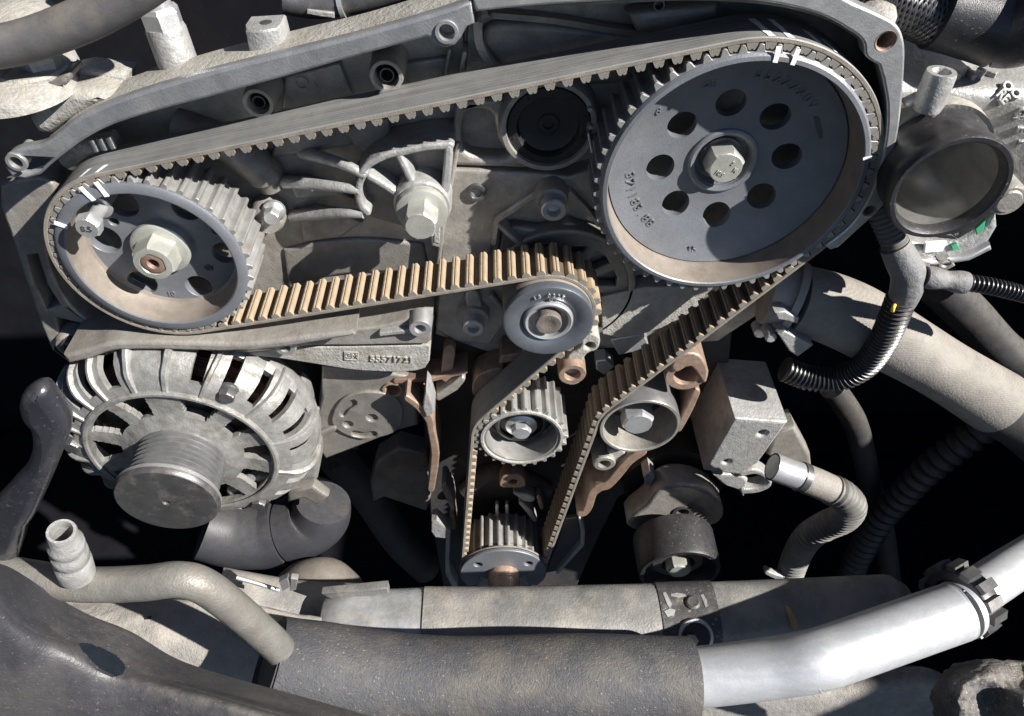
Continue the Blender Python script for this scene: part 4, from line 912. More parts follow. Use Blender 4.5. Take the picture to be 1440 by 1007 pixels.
for deg in (61, 33, 5, -23, 182, 195, 209, 223): fin(R_(deg), 0.0036, 0.0032)
for deg in (52, 172, -60):
    a = R_(deg); hexbolt(al, 0, 0, 0, 0.0050, 0.006, 'steel_dark', 1.3, 'through_bolt', 0.2, M @ at(AR*0.83*math.cos(a), AR*0.83*math.sin(a), -0.044))
PY = (Yat(AX, AZ, 706)-0.0319)/KA; PR = 0.0306
g = [(0.020, PY+0.036), (PR*0.87, PY+0.036), (PR*0.88, PY+0.035), (PR*0.88, PY+0.033)]
y = PY+0.032
for k in range(6): g += [(PR*0.88, y), (PR*0.80, y-0.0013), (PR*0.80, y-0.0019), (PR*0.88, y-0.0032)]; y -= 0.0037
g += [(PR*0.88, y), (PR*0.84, y-0.0004), (PR*0.86, PY+0.007)]
pu = MB(); pu.lathe(g, 96, M, False, False); pu = pu.obj('ribbed_pulley', 'roller_steel', al, 30)
b = MB(); b.lathe([(PR*0.80, PY+0.007), (PR*0.97, PY+0.0068), (PR, PY+0.0058), (PR, PY+0.0035)], 96, M, False, False); b.obj('pulley_rim', 'machined', pu)
b = MB(); b.lathe([(PR, PY+0.0035), (PR*0.985, PY+0.001), (PR*0.95, PY), (PR*0.08, PY-0.0004), (PR*0.07, PY+0.0008), (0, PY+0.0008)], 96, M, False, False); b.obj('pulley_cap', 'steel_dark', pu)
plate('mounting_ear', sm([(412, 560), (430, 575), (438, 610), (448, 640), (446, 676), (430, 690), (405, 686), (398, 660), (415, 640), (405, 600)], 3), 0.010, 0.028, 'alternator_cast', al, (), 0.004)
plate('mounting_ear', sm([(318, 690), (352, 672), (396, 676), (392, 688), (360, 692), (336, 702), (326, 702)], 3), -0.008, 0.018, 'alternator_cast', al, (), 0.003)
plate('lower_lug', sm([(120, 622), (132, 612), (150, 640), (170, 668), (150, 672), (130, 650)], 3), 0.016, 0.02, 'alternator_cast', al, (), 0.003)

# ================================================================== BLACK ELBOW UNDER THE ALTERNATOR
el = thing('intake_elbow', 'black plastic elbow pipe with a dusty joint below the alternator', 'pipe', P(390, 760, 0.0))
pipe('elbow_body', [(288, 742, 0.01), (330, 752, 0.01), (372, 752, 0.012), (398, 746, 0.014)], lambda f, d: 0.0265+0.003*f, 'black_plastic', el, 40)
pipe('joint', [(396, 748, 0.0145), (408, 744, 0.0150)], 0.0255, 'rubber', el, 40)
pipe('elbow_end', [(406, 745, 0.015), (430, 738, 0.016), (448, 726, 0.018), (455, 706, 0.02)], lambda f, d: 0.0285-0.006*f*f, 'black_plastic', el, 40)
plate('elbow_strap', [(404, 690), (440, 684), (462, 700), (446, 712), (428, 702), (404, 708)], 0.0, 0.010, 'cast_dark', el, (), 0.003)
pipe('mount_lump', [(395, 850, -0.03), (420, 820, -0.03), (460, 812, -0.028), (490, 835, -0.028)], 0.016, 'brown_rubber', tag_parent := thing('rubber_mount', 'brown rubber mount half hidden behind the left pipe', 'rubber mount', P(440, 830, -0.03)), 24)

# ================================================================== ACCESSORY ROLLER
AXr = P(952, 700, 0.008)
ar = thing('accessory_roller', 'black smooth belt roller on a dusty grey tensioner arm, below right', 'pulley', AXr)
M = at(AXr.x, AXr.z, 0); k_ = mpp(952, 700, 0.008)
b = MB(); b.lathe([(70*k_, 0.07), (74*k_, 0.05), (72*k_, 0.022)], 64, M); b.obj('spring_case', 'black_cap', ar)
plate('arm', sm([(882, 740), (888, 728), (908, 712), (922, 694), (944, 683), (975, 684), (1002, 696), (1017, 714), (1016, 730), (1000, 740), (960, 744), (905, 748)], 3), -0.004, 0.022, 'cast', ar, [(960, 721, 12)], 0.003)
disc('arm_bush', 960, 721, -0.005, [(15, 0.004), (14, 0), (9, 0), (8, 0.008), (0, 0.008)], 'steel_dark', ar)
plate('stop_lug', [(905, 672), (914, 664), (922, 672), (916, 684), (908, 684)], 0.006, 0.016, 'cast_bright', ar, (), 0.002)
rx, rz = P(946, 756, -0.015).x, P(946, 756, -0.015).z; ry = Yat(rx, rz, 806); M2 = at(rx, rz, 0)
b = MB(); b.lathe([(0.028, -0.012), (0.0318, -0.013), (0.0324, -0.015), (0.0320, ry+0.002), (0.0311, ry), (0.0284, ry), (0.0277, ry+0.001), (0.0270, ry+0.014), (0.0, ry+0.014)], 72, M2, True, False); b.obj('roller', 'rubber', ar)
b = MB(); b.lathe([(0.0200, ry+0.014), (0.0195, ry+0.009), (0.0130, ry+0.008), (0.0125, ry+0.012)], 48, M2, False, False); b.obj('bearing_ring', 'steel_dark', ar)
hexbolt(ar, 0, 0, 0, 0.0098, 0.012, 'zinc', 0, 'centre_bolt', 0.1, at(rx, rz, ry+0.001))

# ================================================================== MOUNT BLOCK
mb = thing('mount_bracket', 'square-cut bare aluminium mount bracket right of the tensioner', 'bracket', P(1050, 620, 0.01))
plate('block', [(1034, 589), (1108, 594), (1066, 652), (1040, 668), (990, 662)], 0.0, 0.062, 'cast_bright', mb, [(1072, 610, 6), (1022, 650, 5)], 0.0022)
plate('block_tail', [(1002, 668), (1040, 668), (1052, 676), (1046, 700), (1038, 690), (1020, 684)], 0.006, 0.014, 'cast_bright', mb, (), 0.002)
bar('eyelet', [(1042, 668), (1062, 664), (1078, 672), (1082, 682), (1066, 690), (1044, 692)], 7, 0.004, 0.012, 'cast_bright', mb, 0.0016, 4)
plate('side_web', [(1090, 608), (1118, 600), (1140, 640), (1142, 660), (1100, 655), (1078, 640)], 0.020, 0.02, 'cast', mb, (), 0.003)
disc('hidden_bolt', 1070, 470, 0.03, [(9, 0.01), (9, 0.001), (7, 0), (0, 0)], 'machined', mb, 20)

# ================================================================== BIG HOSE
bh = thing('coolant_hose', 'thick dusty grey coolant hose with plastic collar running down to right', 'hose', P(1250, 490, 0.02))
pipe('hose', [(1118, 420, 0.035), (1150, 428, 0.033), (1200, 448, 0.028), (1280, 492, 0.018), (1350, 534, 0.010), (1402, 566, 0.004)], lambda f, d: 0.0225+0.0012*math.sin(f*7), 'hose_dusty', bh, 44, 12)
pipe('hose_end', [(1396, 562, 0.006), (1416, 574, 0.004), (1450, 596, 0.0), (1500, 640, -0.01)], 0.0232, 'deep', bh, 40)
pipe('collar', [(1078, 410, 0.040), (1096, 414, 0.038), (1112, 418, 0.036)], lambda f, d: 0.0215, 'plastic_grey', bh, 44)
pipe('collar_rim', [(1106, 416, 0.0368), (1116, 419.5, 0.0354)], 0.0245, 'plastic_grey', bh, 44)
plate('clamp_tab', [(1090, 440), (1104, 438), (1124, 448), (1122, 456), (1108, 452), (1094, 450)], 0.010, 0.010, 'cast_bright', bh, (), 0.001)
plate('clamp_tab', [(1094, 470), (1104, 466), (1144, 486), (1122, 502), (1110, 494)], 0.008, 0.012, 'cast_bright', bh, (), 0.001)
disc('clamp_screw', 1085, 477, 0.010, [(8, 0.012), (8, 0.001), (6, 0), (0, 0)], 'cast_bright', bh, 20)

# ================================================================== THROTTLE
TX, TZ = 0.2186, 0.1343; M = at(TX, TZ, 0)
tb = thing('throttle_body', 'polished throttle bore with thick black rubber seal at upper right', 'throttle body', (TX, 0.02, TZ))
TR = 0.0296
b = MB(); b.lathe([(TR*0.83, 0.0), (TR*0.83, -0.016), (TR*0.86, -0.0195), (TR*0.90, -0.021), (TR*0.97, -0.021), (TR, -0.0195), (TR*1.005, -0.014), (TR*0.95, -0.011), (TR*0.95, 0.002), (TR*1.00, 0.004), (TR*1.00, 0.022)], 96, M, False, False); b.obj('rubber_seal', 'rubber', tb)
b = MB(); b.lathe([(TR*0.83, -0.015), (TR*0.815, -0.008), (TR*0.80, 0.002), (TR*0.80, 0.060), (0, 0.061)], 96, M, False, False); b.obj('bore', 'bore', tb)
b = MB(); b.lathe([(TR*1.00, 0.007), (TR*1.08, 0.006), (TR*1.10, 0.012), (TR*1.05, 0.03)], 96, M, False, False); b.obj('seal_ring', 'cast_dusty', tb)
plate('lower_block', [(1276, 338), (1300, 346), (1350, 340), (1388, 318), (1402, 296), (1404, 320), (1390, 344), (1360, 358), (1310, 366), (1286, 360)], 0.002, 0.03, 'cast_bright', tb, (), 0.003)
plate('lower_rim', [(1280, 362), (1312, 368), (1362, 360), (1394, 344), (1396, 352), (1364, 368), (1312, 376), (1282, 370)], -0.002, 0.02, 'machined', tb, (), 0.002)
plate('part_tag', [(1302, 342), (1332, 340), (1326, 354), (1300, 356)], -0.0005, 0.002, 'paint', tb, (), 0.0003)
plate('green_mark', [(1372, 322), (1386, 310), (1384, 324), (1374, 330)], 0.0005, 0.002, 'green', tb, (), 0.0003)
plate('green_mark', [(1338, 346), (1346, 343), (1350, 350), (1340, 353)], 0.0005, 0.002, 'green', tb, (), 0.0003)
plate('lug', [(1320, 366), (1336, 362), (1344, 374), (1330, 382), (1318, 376)], -0.002, 0.006, 'cast', tb, [(1331, 371, 5)], 0.001)
plate('lug', [(1294, 368), (1310, 368), (1306, 382), (1296, 380)], -0.002, 0.006, 'cast_dusty', tb, (), 0.001)
disc('side_plug', 1420, 285, -0.004, [(26, 0.03), (26, 0.004), (22, 0.001), (18, 0.001), (16, 0), (0, 0)], 'cast', tb, 40)
# intake casting behind
im = thing('intake_casting', 'sunlit pale intake casting with raised lettering behind the throttle', 'engine casting', P(1370, 120, 0.03))
sheet('casting_shell', [[(1255, -10, 0.075), (1300, -10, 0.075), (1380, -10, 0.075), (1500, -10, 0.075)],
                        [(1262, 60, 0.042), (1310, 70, 0.044), (1380, 80, 0.046), (1500, 80, 0.046)],
                        [(1264, 130, 0.018), (1310, 130, 0.017), (1380, 130, 0.014), (1500, 130, 0.016)],
                        [(1262, 200, 0.026), (1310, 200, 0.024), (1380, 190, 0.020), (1500, 190, 0.014)],
                        [(1258, 280, 0.034), (1310, 280, 0.032), (1380, 270, 0.026), (1430, 270, 0.024)]], 'cast_bright', im, 0.02, 16, bore=(TX, TZ, TR*0.90))
fit_ = vpost('fitting', 1306, 145, 0.004, 0.0072, 0.016, [(0.9, -0.2), (1.0, 0.0), (1.0, 0.9), (0.94, 1.0), (0.62, 1.0), (0.55, 0.95), (0.5, 0.4), (0, 0.4)], 'cast_bright', im, 32)
bar('fitting_arm', [(1278, 150), (1296, 142)], [7, 9], 0.004, 0.008, 'cast_bright', im, 0.002)
vpost('pin', 1309, 160, 0.001, 0.0028, 0.010, [(0.8, -0.1), (1, 0), (1, 1), (0, 1)], 'rust', im, 20)
shell = [o for o in im.children if o.name.startswith('casting_shell')][0]
def cast_letter(ch, x, y, size, turn, h=0.0012):
    M_ = lying(shell, x, y, -0.0002)
    up = M_.to_3x3() @ Vector((0, 0, 1)); n_ = M_.to_3x3() @ Vector((0, -1, 0))
    want = (cU*math.cos(turn)+cR*math.sin(turn)); want = (want-n_*want.dot(n_)).normalized(); side = (-n_).cross(want)*-1
    side = want.cross(-n_)*-1 if side.dot(cR*math.cos(turn)-cU*math.sin(turn)) < 0 else side
    o_ = M_.translation
    text('cast_letter', ch, size, Matrix(((side.x, -n_.x, want.x, o_.x), (side.y, -n_.y, want.y, o_.y), (side.z, -n_.z, want.z, o_.z), (0, 0, 0, 1))), 'cast_bright', im, h)
for ch, x, y, t_, z in (('I', 1348, 107, 0.55, 0.0105), ('N', 1362, 106, 0.55, 0.0105), ('T', 1379, 107, 0.6, 0.0105), ('"', 1393, 110, 0.5, 0.008)): cast_letter(ch, x, y, z, t_, 0.0022)
for ch, x, y, t_ in (('RE', 1408, 136, 0.7), ('OO', 1420, 128, 0.75), ('GR', 1432, 160, 1.1), ('E', 1436, 180, 1.3), ('R', 1437, 200, 1.4)): cast_letter(ch, x, y, 0.0066, t_, 0.0014)

# ================================================================== TOP RIGHT HOSES
bs = thing('braided_hose', 'black braided sleeve hose at the top edge on the right', 'hose', P(1280, 0, 0.0))
path = dense([(1190, -30, 0.034), (1240, -6, 0.034), (1290, 12, 0.034), (1322, 26, 0.032)], 0.0006)
b = MB(); b.tube(path, 0.0128, 28); b.obj('core', 'black_cap', bs)
for dr in (1, -1):
    for k in range(14):
        b = MB(); pts = []; up = Vector((0, 0, 1))
        for i in range(0, len(path), 2):
            t = (path[min(i+1, len(path)-1)]-path[max(i-1, 0)]).normalized(); sd_ = t.cross(up).normalized(); u2 = sd_.cross(t)
            a = dr*(i*0.0006*160)+2*PI*k/14
            r = 0.0132+0.0005*math.sin(i*0.0006*1120+k*PI*(1 if dr > 0 else 1)+(0 if dr > 0 else PI))
            pts.append(path[i]+sd_*(r*math.cos(a))+u2*(r*math.sin(a)))
        b.tube(pts, 0.00085, 6); b.obj('braid_strand', 'braid', bs)
th = thing('intake_hose', 'smooth black rubber hose with white printed date in the top right corner', 'hose', P(1380, 20, 0.0))
pipe('hose', [(1318, 14, 0.032), (1350, 22, 0.030), (1395, 36, 0.026), (1412, 42, 0.024)], 0.0180, 'rubber', th, 48, 12)
pipe('hose_tail', [(1411, 41, 0.024), (1436, 40, 0.020), (1500, 10, 0.01)], lambda f, d: 0.0174, 'rubber', th, 48, 12)
A_, B_ = P(1350, 22, 0.030), P(1412, 42, 0.024); ax_ = (B_-A_).normalized()
nv = (cU*0.75-cF); nv = (nv-ax_*nv.dot(ax_)).normalized(); up_ = ax_.cross(nv)
if up_.dot(cU) > 0: up_ = -up_
o_ = A_+(B_-A_)*0.85+nv*0.01802
# lettering runs round the hose upside down, as it was printed
Mt = Matrix(((-ax_.x, -nv.x, up_.x, o_.x), (-ax_.y, -nv.y, up_.y, o_.y), (-ax_.z, -nv.z, up_.z, o_.z), (0, 0, 0, 1)))
text('printed_date', 'MBH 14/02/15', 0.0046, Mt, 'print', th, 0.0001)

# ================================================================== WIRING
wh = thing('wiring_harness', 'branched wiring harness in ribbed conduit and grey cloth tape on the right', 'wiring harness', P(1260, 430, -0.01))
corrugated('dusty_conduit', [(1226, 270, 0.012), (1240, 300, 0.006), (1256, 335, 0.0), (1262, 352, -0.002)], 0.0070, 0.0029, 0.0006, 'conduit_dusty', wh)
pipe('cloth_tape', [(1258, 345, -0.001), (1268, 365, -0.004), (1277, 385, -0.006), (1275, 405, -0.007), (1268, 424, -0.007)], lambda f, d: 0.0082+0.0012*math.sin(PI*f), 'tape', wh, 32, 10)
corrugated('black_conduit', [(1268, 418, -0.007), (1256, 448, -0.007), (1240, 482, -0.004), (1216, 514, 0.0), (1180, 532, 0.004), (1140, 532, 0.008), (1102, 518, 0.012)], 0.0080, 0.0033, 0.0009, 'conduit', wh, 26)
pipe('yellow_wire', [(1258, 428, -0.013), (1256, 433, -0.0145), (1255, 437, -0.014)], 0.0012, 'yellow', wh, 10, 4)
pipe('bare_wires', [(1278, 388, -0.008), (1292, 388, -0.009), (1304, 390, -0.009)], 0.0028, 'tape', wh, 14)
pipe('cloth_tape', [(1300, 389, -0.009), (1325, 393, -0.010), (1358, 398, -0.011)], lambda f, d: 0.0060+0.0006*math.sin(9*f), 'tape', wh, 28, 10)
corrugated('branch_conduit', [(1355, 397, -0.011), (1390, 402, -0.012), (1440, 414, -0.013), (1500, 432, -0.014)], 0.0044, 0.0027, 0.0007, 'conduit', wh, 20)

# ================================================================== FLEXIBLE HOSE
fh = thing('flexible_hose', 'short ribbed hose with shiny steel end curling below the mount bracket', 'hose', P(1150, 700, -0.03))
b = MB(); pth = [P(1086, 656, -0.03), P(1128, 671, -0.034)]
b.tube(cat(pth, 6), 0.0098, 36, False); b.tube(cat([pth[0], pth[0]+(pth[1]-pth[0])*0.6], 3), 0.0086, 36, True); b.obj('steel_end', 'steel', fh)
b = MB(); b.tube([pth[0]+(pth[1]-pth[0])*0.04, pth[0]+(pth[1]-pth[0])*0.06], 0.0088, 36, True); b.obj('end_bore', 'black_cap', fh)
pipe('end_band', [(1124, 669.5, -0.0336), (1132, 672.5, -0.0344)], 0.0106, 'steel_dark', fh, 32)
pipe('dusty_sleeve', [(1130, 672, -0.0342), (1150, 680, -0.036), (1172, 690, -0.038)], 0.0104, 'hose_dusty', fh, 32)
corrugated('ribbed_bend', [(1168, 688, -0.0378), (1186, 698, -0.039), (1196, 712, -0.038), (1186, 728, -0.034), (1160, 740, -0.028), (1136, 756, -0.024), (1120, 782, -0.022), (1108, 816, -0.022)], 0.0105, 0.0048, 0.0008, 'conduit_dusty', fh, 28)
bar('hose_clip', [(1078, 806), (1092, 812), (1112, 814), (1124, 800)], 6, -0.03, 0.006, 'cast_bright', fh, 0.001, 3)

# ================================================================== FRONT PIPE RUN
FY = -0.160
fp = thing('front_pipe', 'long pipe across the front, dirty left, foam-sleeved middle, bright aluminium right', 'pipe', P(700, 950, FY))
pipe('dirty_pipe', [(-20, 800, FY+0.01), (40, 812, FY+0.006), (120, 822, FY+0.002), (200, 820, FY), (250, 815, FY), (286, 824, FY), (330, 856, FY), (378, 898, FY), (412, 930, FY), (450, 946, FY)], 25*mpp(200, 820, FY), 'pipe_dirty', fp, 40, 12)
fm = 61*mpp(680, 957, FY)
pipe('foam_sleeve', [(378, 934, FY), (390, 936, FY), (440, 942, FY), (500, 950, FY), (600, 956, FY), (800, 957, FY), (958, 956, FY), (964, 956, FY)], lambda f, d: fm*min(1.0, 0.94+f*14, 0.97+(1-f)*8)+0.0010*math.sin(f*11), 'foam', fp, 56, 14)
pipe('aluminium_pipe', [(940, 956, FY), (1000, 950, FY), (1080, 940, FY), (1140, 930, FY), (1180, 918, FY+0.004), (1260, 890, FY+0.014), (1340, 862, FY+0.024), (1349, 859, FY+0.025)], lambda f, d: 41.5*mpp(1150, 930, FY)*(0.985 if f > 0.985 else 1), 'aluminium', fp, 56, 14)
pipe('far_pipe', [(1326, 860, FY+0.030), (1380, 828, FY+0.046), (1420, 802, FY+0.060), (1480, 765, FY+0.085)], 33*mpp(1380, 830, FY+0.03), 'aluminium', fp, 40, 8)
pipe('pipe_seam', [(1139, 930.3, FY), (1141.5, 929.7, FY)], 41.9*mpp(1150, 930, FY), 'aluminium', fp, 56)
# barbed fitting
q = P(108, 806, FY+0.002); d_ = (P(86, 747, FY-0.002)-q); Lf = d_.length
Mf = Matrix.Translation(q) @ d_.to_track_quat('Y', 'Z').to_matrix().to_4x4()
kf = 24*mpp(108, 806, FY)/0.0118
b = MB(); b.lathe([(r_*kf, y_) for r_, y_ in [(0.0118, 0.0), (0.0120, Lf*0.30), (0.0106, Lf*0.33), (0.0104, Lf*0.37), (0.0116, Lf*0.41), (0.0114, Lf*0.54), (0.0100, Lf*0.57), (0.0098, Lf*0.62), (0.0112, Lf*0.67), (0.0110, Lf*0.75), (0.0090, Lf*0.79), (0.0090, Lf*0.97), (0.0084, Lf), (0.0068, Lf), (0.0064, Lf*0.96), (0.0062, Lf*0.5), (0, Lf*0.5)]], 48, Mf, False, False); b.obj('barbed_fitting', 'cast_bright', fp)
# clip ring with teeth
pc_ = P(1352, 856, FY); dv = (P(1420, 802, FY+0.060)-P(1326, 860, FY+0.030)).normalized()
Mc = Matrix.Translation(P(1352, 842, FY+0.038)) @ dv.to_track_quat('Y', 'Z').to_matrix().to_4x4() @ Matrix.Scale(1.12, 4)
b = MB(); b.lathe([(0.0130, -0.005), (0.0180, -0.005), (0.0186, -0.004), (0.0186, 0.005), (0.0180, 0.006), (0.0130, 0.006)], 64, Mc, False, False); b.obj('clip_ring', 'black_plastic', fp)
for k in range(14):
    a = 2*PI*k/14; e_ = Vector((math.cos(a), 0, math.sin(a)))
    b = MB(); b.box((0.0194, 0.001 if k % 2 else -0.001, 0), (0.0036, 0.011, 0.0054), Mc @ Matrix.Rotation(-a, 4, 'Y')); b.obj('clip_tooth', 'steel_dark', fp)

# ================================================================== CROSSMEMBER
cm = thing('crossmember', 'dusty grey steel crossmember behind the front pipe', 'crossmember', P(860, 870, -0.08))
CY = -0.106
def beam(name, pts, r, m, flat=1.15):
    return pipe(name, pts, r, m, cm, 48, 10, True, flat, 50, 3.2)
beam('beam', [(596, 884, CY), (700, 884, CY), (850, 881, CY), (930, 879, CY), (1000, 877, CY), (1150, 871, CY), (1240, 867, CY), (1268, 867, CY)], lambda f, d: 0.0240*(1 if f < 0.97 else 1-0.25*(f-0.97)/0.03), 'beam')
beam('scraped_end', [(474, 892, CY), (482, 891, CY), (500, 888, CY), (560, 886, CY), (600, 884.5, CY)], lambda f, d: 0.0236*min(1, 0.6+f*6), 'beam_scraped')
beam('rear_beam', [(300, 850, CY+0.02), (420, 868, CY+0.02), (540, 872, CY+0.02)], 0.022, 'beam')
plate('step_plate', [(452, 836), (545, 827), (547, 835), (470, 845)], CY+0.012, 0.006, 'beam', cm, (), 0.001)
bk = pipe('black_bracket', [(921, 880, CY), (960, 879, CY), (1000, 877.5, CY)], 0.0250, 'bracket_black', cm, 48, 6, True, 1.16, 50, 3.2)
b = MB(); b.lathe([(0.0052, 0.001), (0.0050, -0.0010), (0.0036, -0.0020), (0.0022, -0.0018), (0.0, -0.0018)], 28, lying(bk, 974, 848), False, False); b.obj('rivet', 'bracket_black', bk)
Mh = lying(bk, 978, 896); b = MB(); b.lathe([(0.0118, 0.002), (0.0116, -0.0008), (0.0098, -0.0012), (0.0092, -0.0004), (0.0090, 0.006)], 40, Mh, False, False); b.obj('hole_rim', 'beam_scraped', bk)
b = MB(); b.lathe([(0.0090, -0.0003), (0.0, -0.0003)], 40, Mh, False, False); b.obj('hole_floor', 'black_cap', bk)
b = MB(); b.lathe([(0.0048, 0.0), (0.0046, -0.002), (0.0, -0.0022)], 6, Mh @ Matrix.Translation((-0.003, 0, -0.002)), False, False); b.obj('hole_bolt', 'machined', bk)
smear('bare_scratch', bk, [(932, 834), (936, 833), (941, 842), (945, 850), (942, 856), (938, 850), (935, 842)], 'beam_scraped', bk)
smear('bare_scratch', bk, [(943, 836), (952, 834), (963, 836), (966, 839), (955, 841), (944, 839)], 'beam_scraped', bk)
smear('bare_scratch', bk, [(985, 837), (989, 836), (994, 845), (995, 853), (992, 855), (989, 846)], 'beam_scraped', bk)
smear('bare_scratch', bk, [(934, 860), (942, 856), (950, 858), (948, 865), (939, 868)], 'beam_scraped', bk)
bm_ = [o for o in col.objects if o.name == 'beam'][0]
pl_, nl_ = onto(bm_, 1114, 868)
lf = thing('dry_leaf', 'curled dry leaf lying on the right part of the crossmember', 'leaf', pl_)
b = MB(); vs = []
for (x, y, h) in ((1104, 852, 0.001), (1110, 858, 0.0025), (1107, 866, 0.0012), (1112, 868, 0.004), (1118, 872, 0.002), (1112, 880, 0.0012), (1116, 884, 0.003), (1121, 880, 0.0015)):
    p, n_ = onto(bm_, x, y); vs.append(p+n_*h)
b.add(vs, [(0, 1, 3, 2), (1, 4, 3), (2, 3, 6, 5), (3, 4, 7, 6)]); b.add([v+nl_*0.0004 for v in vs], [(2, 3, 1, 0), (3, 4, 1), (5, 6, 3, 2), (6, 7, 4, 3)]); b.obj('blade', 'leaf', lf)

# ================================================================== HOOK, SHROUD, TRAYS
HY = -0.150
hk = tag(plate('lifting_hook', so([(-30, 730), (0, 700), (16, 682), (32, 664), (40, 638), (38, 614), (26, 598), (21, 576), (30, 560), (46, 553), (62, 558), (76, 574), (90, 596), (93, 614), (86, 636), (66, 686), (46, 730)])+[(38, 743), (34, 746)]+so([(30, 762), (20, 794), (10, 822), (-30, 870)]), HY, 0.011, 'black_paint', None, (), 0.0048, 50),
         'glossy black painted steel hook standing at the left edge', 'hook')
def oval(x, y):
    u, v = x-140, y-926; a = R_(31); p_ = u*math.cos(a)+v*math.sin(a); q_ = -u*math.sin(a)+v*math.cos(a)
    e_ = noise.noise(Vector((x*0.09, y*0.09, 0)))*0.16
    return (p_/40)**2+(q_/(15+0.12*p_))**2 < 1+e_
sh = sheet('plastic_shroud', [[(-60, 780, -0.176), (0, 796, -0.166), (30, 812, -0.164), (70, 838, -0.165), (120, 866, -0.168), (180, 890, -0.172), (240, 926, -0.178), (300, 948, -0.184), (400, 976, -0.192), (500, 1004, -0.198), (620, 1040, -0.202)],
                     [(-60, 830, -0.192), (0, 842, -0.186), (30, 860, -0.184), (70, 882, -0.184), (112, 902, -0.186), (165, 930, -0.190), (220, 950, -0.194), (290, 968, -0.198), (390, 995, -0.204), (490, 1020, -0.208), (620, 1060, -0.212)],
                     [(-60, 890, -0.202), (0, 896, -0.198), (30, 908, -0.198), (66, 924, -0.198), (106, 940, -0.199), (155, 962, -0.201), (210, 975, -0.204), (285, 988, -0.208), (380, 1012, -0.214), (480, 1040, -0.218), (620, 1080, -0.222)],
                     [(-60, 1040, -0.216), (0, 1040, -0.216), (30, 1040, -0.216), (64, 1040, -0.216), (100, 1040, -0.216), (150, 1040, -0.216), (205, 1050, -0.218), (280, 1060, -0.222), (375, 1070, -0.226), (475, 1080, -0.231), (620, 1100, -0.234)]],
           'shroud', None, 0.003, 24, oval, 0.0002, 60)
tag(sh, 'dusty black plastic shroud with a torn oval hole in the lower left corner', 'shroud')
ut = sheet('undertray', [[(-40, 846, -0.110), (150, 846, -0.110), (300, 846, -0.110), (450, 870, -0.110)], [(-40, 900, -0.135), (150, 900, -0.135), (300, 905, -0.135), (450, 920, -0.135)], [(-40, 1000, -0.160), (150, 1000, -0.160), (300, 1000, -0.160), (450, 1010, -0.160)]], 'tray', None, 0.004, 12, None, 0.003, 45)
smear('dark_chip', ut, [(200, 866), (206, 868), (214, 866), (212, 871), (204, 872)], 'black_cap', ut)
tag(ut, 'rough grey undertray seen below the bend of the left pipe', 'undertray')
pt = sheet('splash_guard', [[(900, 962, -0.10), (1050, 958, -0.10), (1180, 948, -0.10), (1290, 938, -0.10), (1330, 950, -0.10)], [(900, 985, -0.118), (1050, 982, -0.118), (1180, 980, -0.118), (1290, 975, -0.118), (1340, 975, -0.118)], [(900, 1040, -0.13), (1050, 1040, -0.13), (1180, 1040, -0.13), (1290, 1040, -0.13), (1350, 1040, -0.13)]], 'tray', None, 0.004, 10, None, 0.0015, 60)
tag(pt, 'dusty grey splash guard under the bright aluminium pipe', 'splash guard')
ft = sheet('felt_liner', [[(1330, 958, -0.15), (1350, 938, -0.15), (1390, 930, -0.15), (1440, 932, -0.15), (1500, 925, -0.15)], [(1318, 980, -0.165), (1345, 962, -0.172), (1388, 952, -0.17), (1436, 958, -0.165), (1500, 950, -0.165)], [(1320, 1010, -0.17), (1350, 995, -0.185), (1392, 985, -0.172), (1440, 990, -0.185), (1500, 985, -0.18)], [(1330, 1060, -0.175), (1360, 1050, -0.19), (1400, 1040, -0.185), (1450, 1045, -0.19), (1500, 1040, -0.19)]], 'felt', None, 0.006, 22, None, 0.0022, 130)
tag(ft, 'fuzzy dark grey felt liner bunched in the lower right corner', 'felt liner')

sc = thing('spring_clip', 'small bright spring clip on a thin rod above the left end of the foam sleeve', 'clip', P(398, 826, -0.10))
pipe('rod', [(332, 812, -0.10), (360, 820, -0.10), (392, 830, -0.10)], 0.0014, 'machined', sc, 12, 4)
plate('clip_leaf', [(392, 818), (404, 813), (408, 826), (397, 832)], -0.108, 0.004, 'machined', sc, (), 0.0006)
plate('clip_leaf', [(409, 814), (419, 815), (416, 830), (407, 832)], -0.108, 0.004, 'machined', sc, (), 0.0006)
# ================================================================== TOP LEFT
rh = tag(pipe('rubber_hose', [(-40, 72, 0.004), (20, 62, 0.004), (70, 47, 0.004), (130, 22, 0.004), (180, -6, 0.004), (230, -40, 0.004)], 0.0092, 'rubber_grey', None, 36, 10), 'matt grey rubber hose crossing the upper left corner', 'hose')
mo = thing('engine_mount', 'dusty mount with hex-headed bolt and washer in the upper left corner', 'engine mount', P(40, 110, 0.02))
def vturn(name, x, y, Y, prof, m, parent, n=48, a0=0.0):
    M = px_at(x, y, Y) @ Matrix.Rotation(R_(90), 4, 'X'); b = MB(); b.lathe([(r, h) for r, h in prof], n, M, a0=a0); return b.obj(name, m, parent, 35)
vturn('washer', 46, 96, 0.020, [(0.0166, -0.003), (0.0170, 0.0), (0.0160, 0.0012), (0.0120, 0.002)], 'cast_dusty', mo)
vturn('bolt', 54, 80, 0.020, [(0.0100, -0.004), (0.0104, 0.0), (0.0100, 0.005), (0.0088, 0.006)], 'cast_bright', mo, 6, 0.5)
vturn('cushion', 20, 118, 0.016, [(0.028, -0.004), (0.027, 0.002), (0.018, 0.006)], 'cast_dusty', mo)
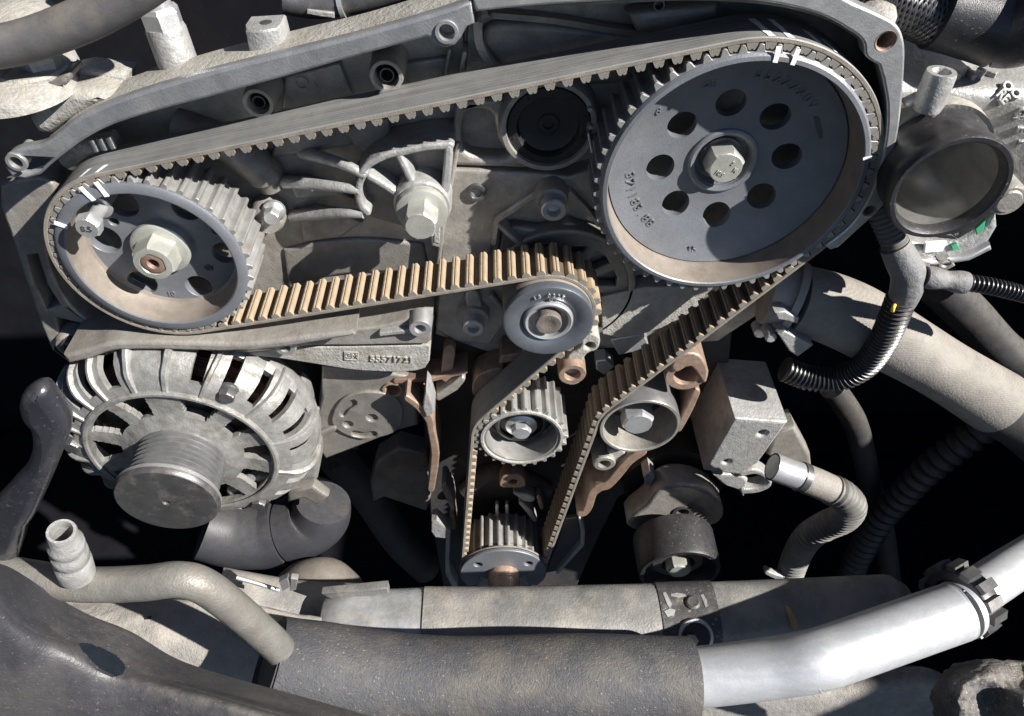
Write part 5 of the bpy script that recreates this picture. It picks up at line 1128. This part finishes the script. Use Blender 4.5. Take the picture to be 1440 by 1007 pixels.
plate('mount_plate', so([(-20, 92), (10, 108), (30, 122), (60, 118), (92, 108), (94, 118)])+so([(80, 122), (56, 128), (28, 140), (-20, 144)]), 0.008, 0.02, 'rubber_grey', mo, (), 0.003)
vturn('rear_cap', 33, 40, 0.055, [(0.020, -0.02), (0.0205, 0.004), (0.018, 0.009), (0.010, 0.012), (0.0, 0.0125)], 'cast_dusty', mo)
tp_ = thing('steel_tube', 'thin steel fuel tube with a clip at the top edge above the left casting', 'pipe', P(450, 10, 0.06))
pipe('tube', [(400, 2, 0.07), (450, 8, 0.07), (520, -4, 0.07), (600, -30, 0.07)], 0.0065, 'steel_dark', tp_, 24)
pipe('tube_ring', [(478, 6, 0.07), (484, 5, 0.07)], 0.0078, 'steel', tp_, 24)
plate('clip', [(432, 14), (470, 18), (470, 26), (452, 24), (430, 20)], 0.062, 0.004, 'cast_bright', tp_, (), 0.0006)

# ================================================================== DEEP HOSES AT RIGHT
for i, (nm, lb, ct, pts, r, m_, cor) in enumerate((  # very dark colours paint in the dimness around these hoses
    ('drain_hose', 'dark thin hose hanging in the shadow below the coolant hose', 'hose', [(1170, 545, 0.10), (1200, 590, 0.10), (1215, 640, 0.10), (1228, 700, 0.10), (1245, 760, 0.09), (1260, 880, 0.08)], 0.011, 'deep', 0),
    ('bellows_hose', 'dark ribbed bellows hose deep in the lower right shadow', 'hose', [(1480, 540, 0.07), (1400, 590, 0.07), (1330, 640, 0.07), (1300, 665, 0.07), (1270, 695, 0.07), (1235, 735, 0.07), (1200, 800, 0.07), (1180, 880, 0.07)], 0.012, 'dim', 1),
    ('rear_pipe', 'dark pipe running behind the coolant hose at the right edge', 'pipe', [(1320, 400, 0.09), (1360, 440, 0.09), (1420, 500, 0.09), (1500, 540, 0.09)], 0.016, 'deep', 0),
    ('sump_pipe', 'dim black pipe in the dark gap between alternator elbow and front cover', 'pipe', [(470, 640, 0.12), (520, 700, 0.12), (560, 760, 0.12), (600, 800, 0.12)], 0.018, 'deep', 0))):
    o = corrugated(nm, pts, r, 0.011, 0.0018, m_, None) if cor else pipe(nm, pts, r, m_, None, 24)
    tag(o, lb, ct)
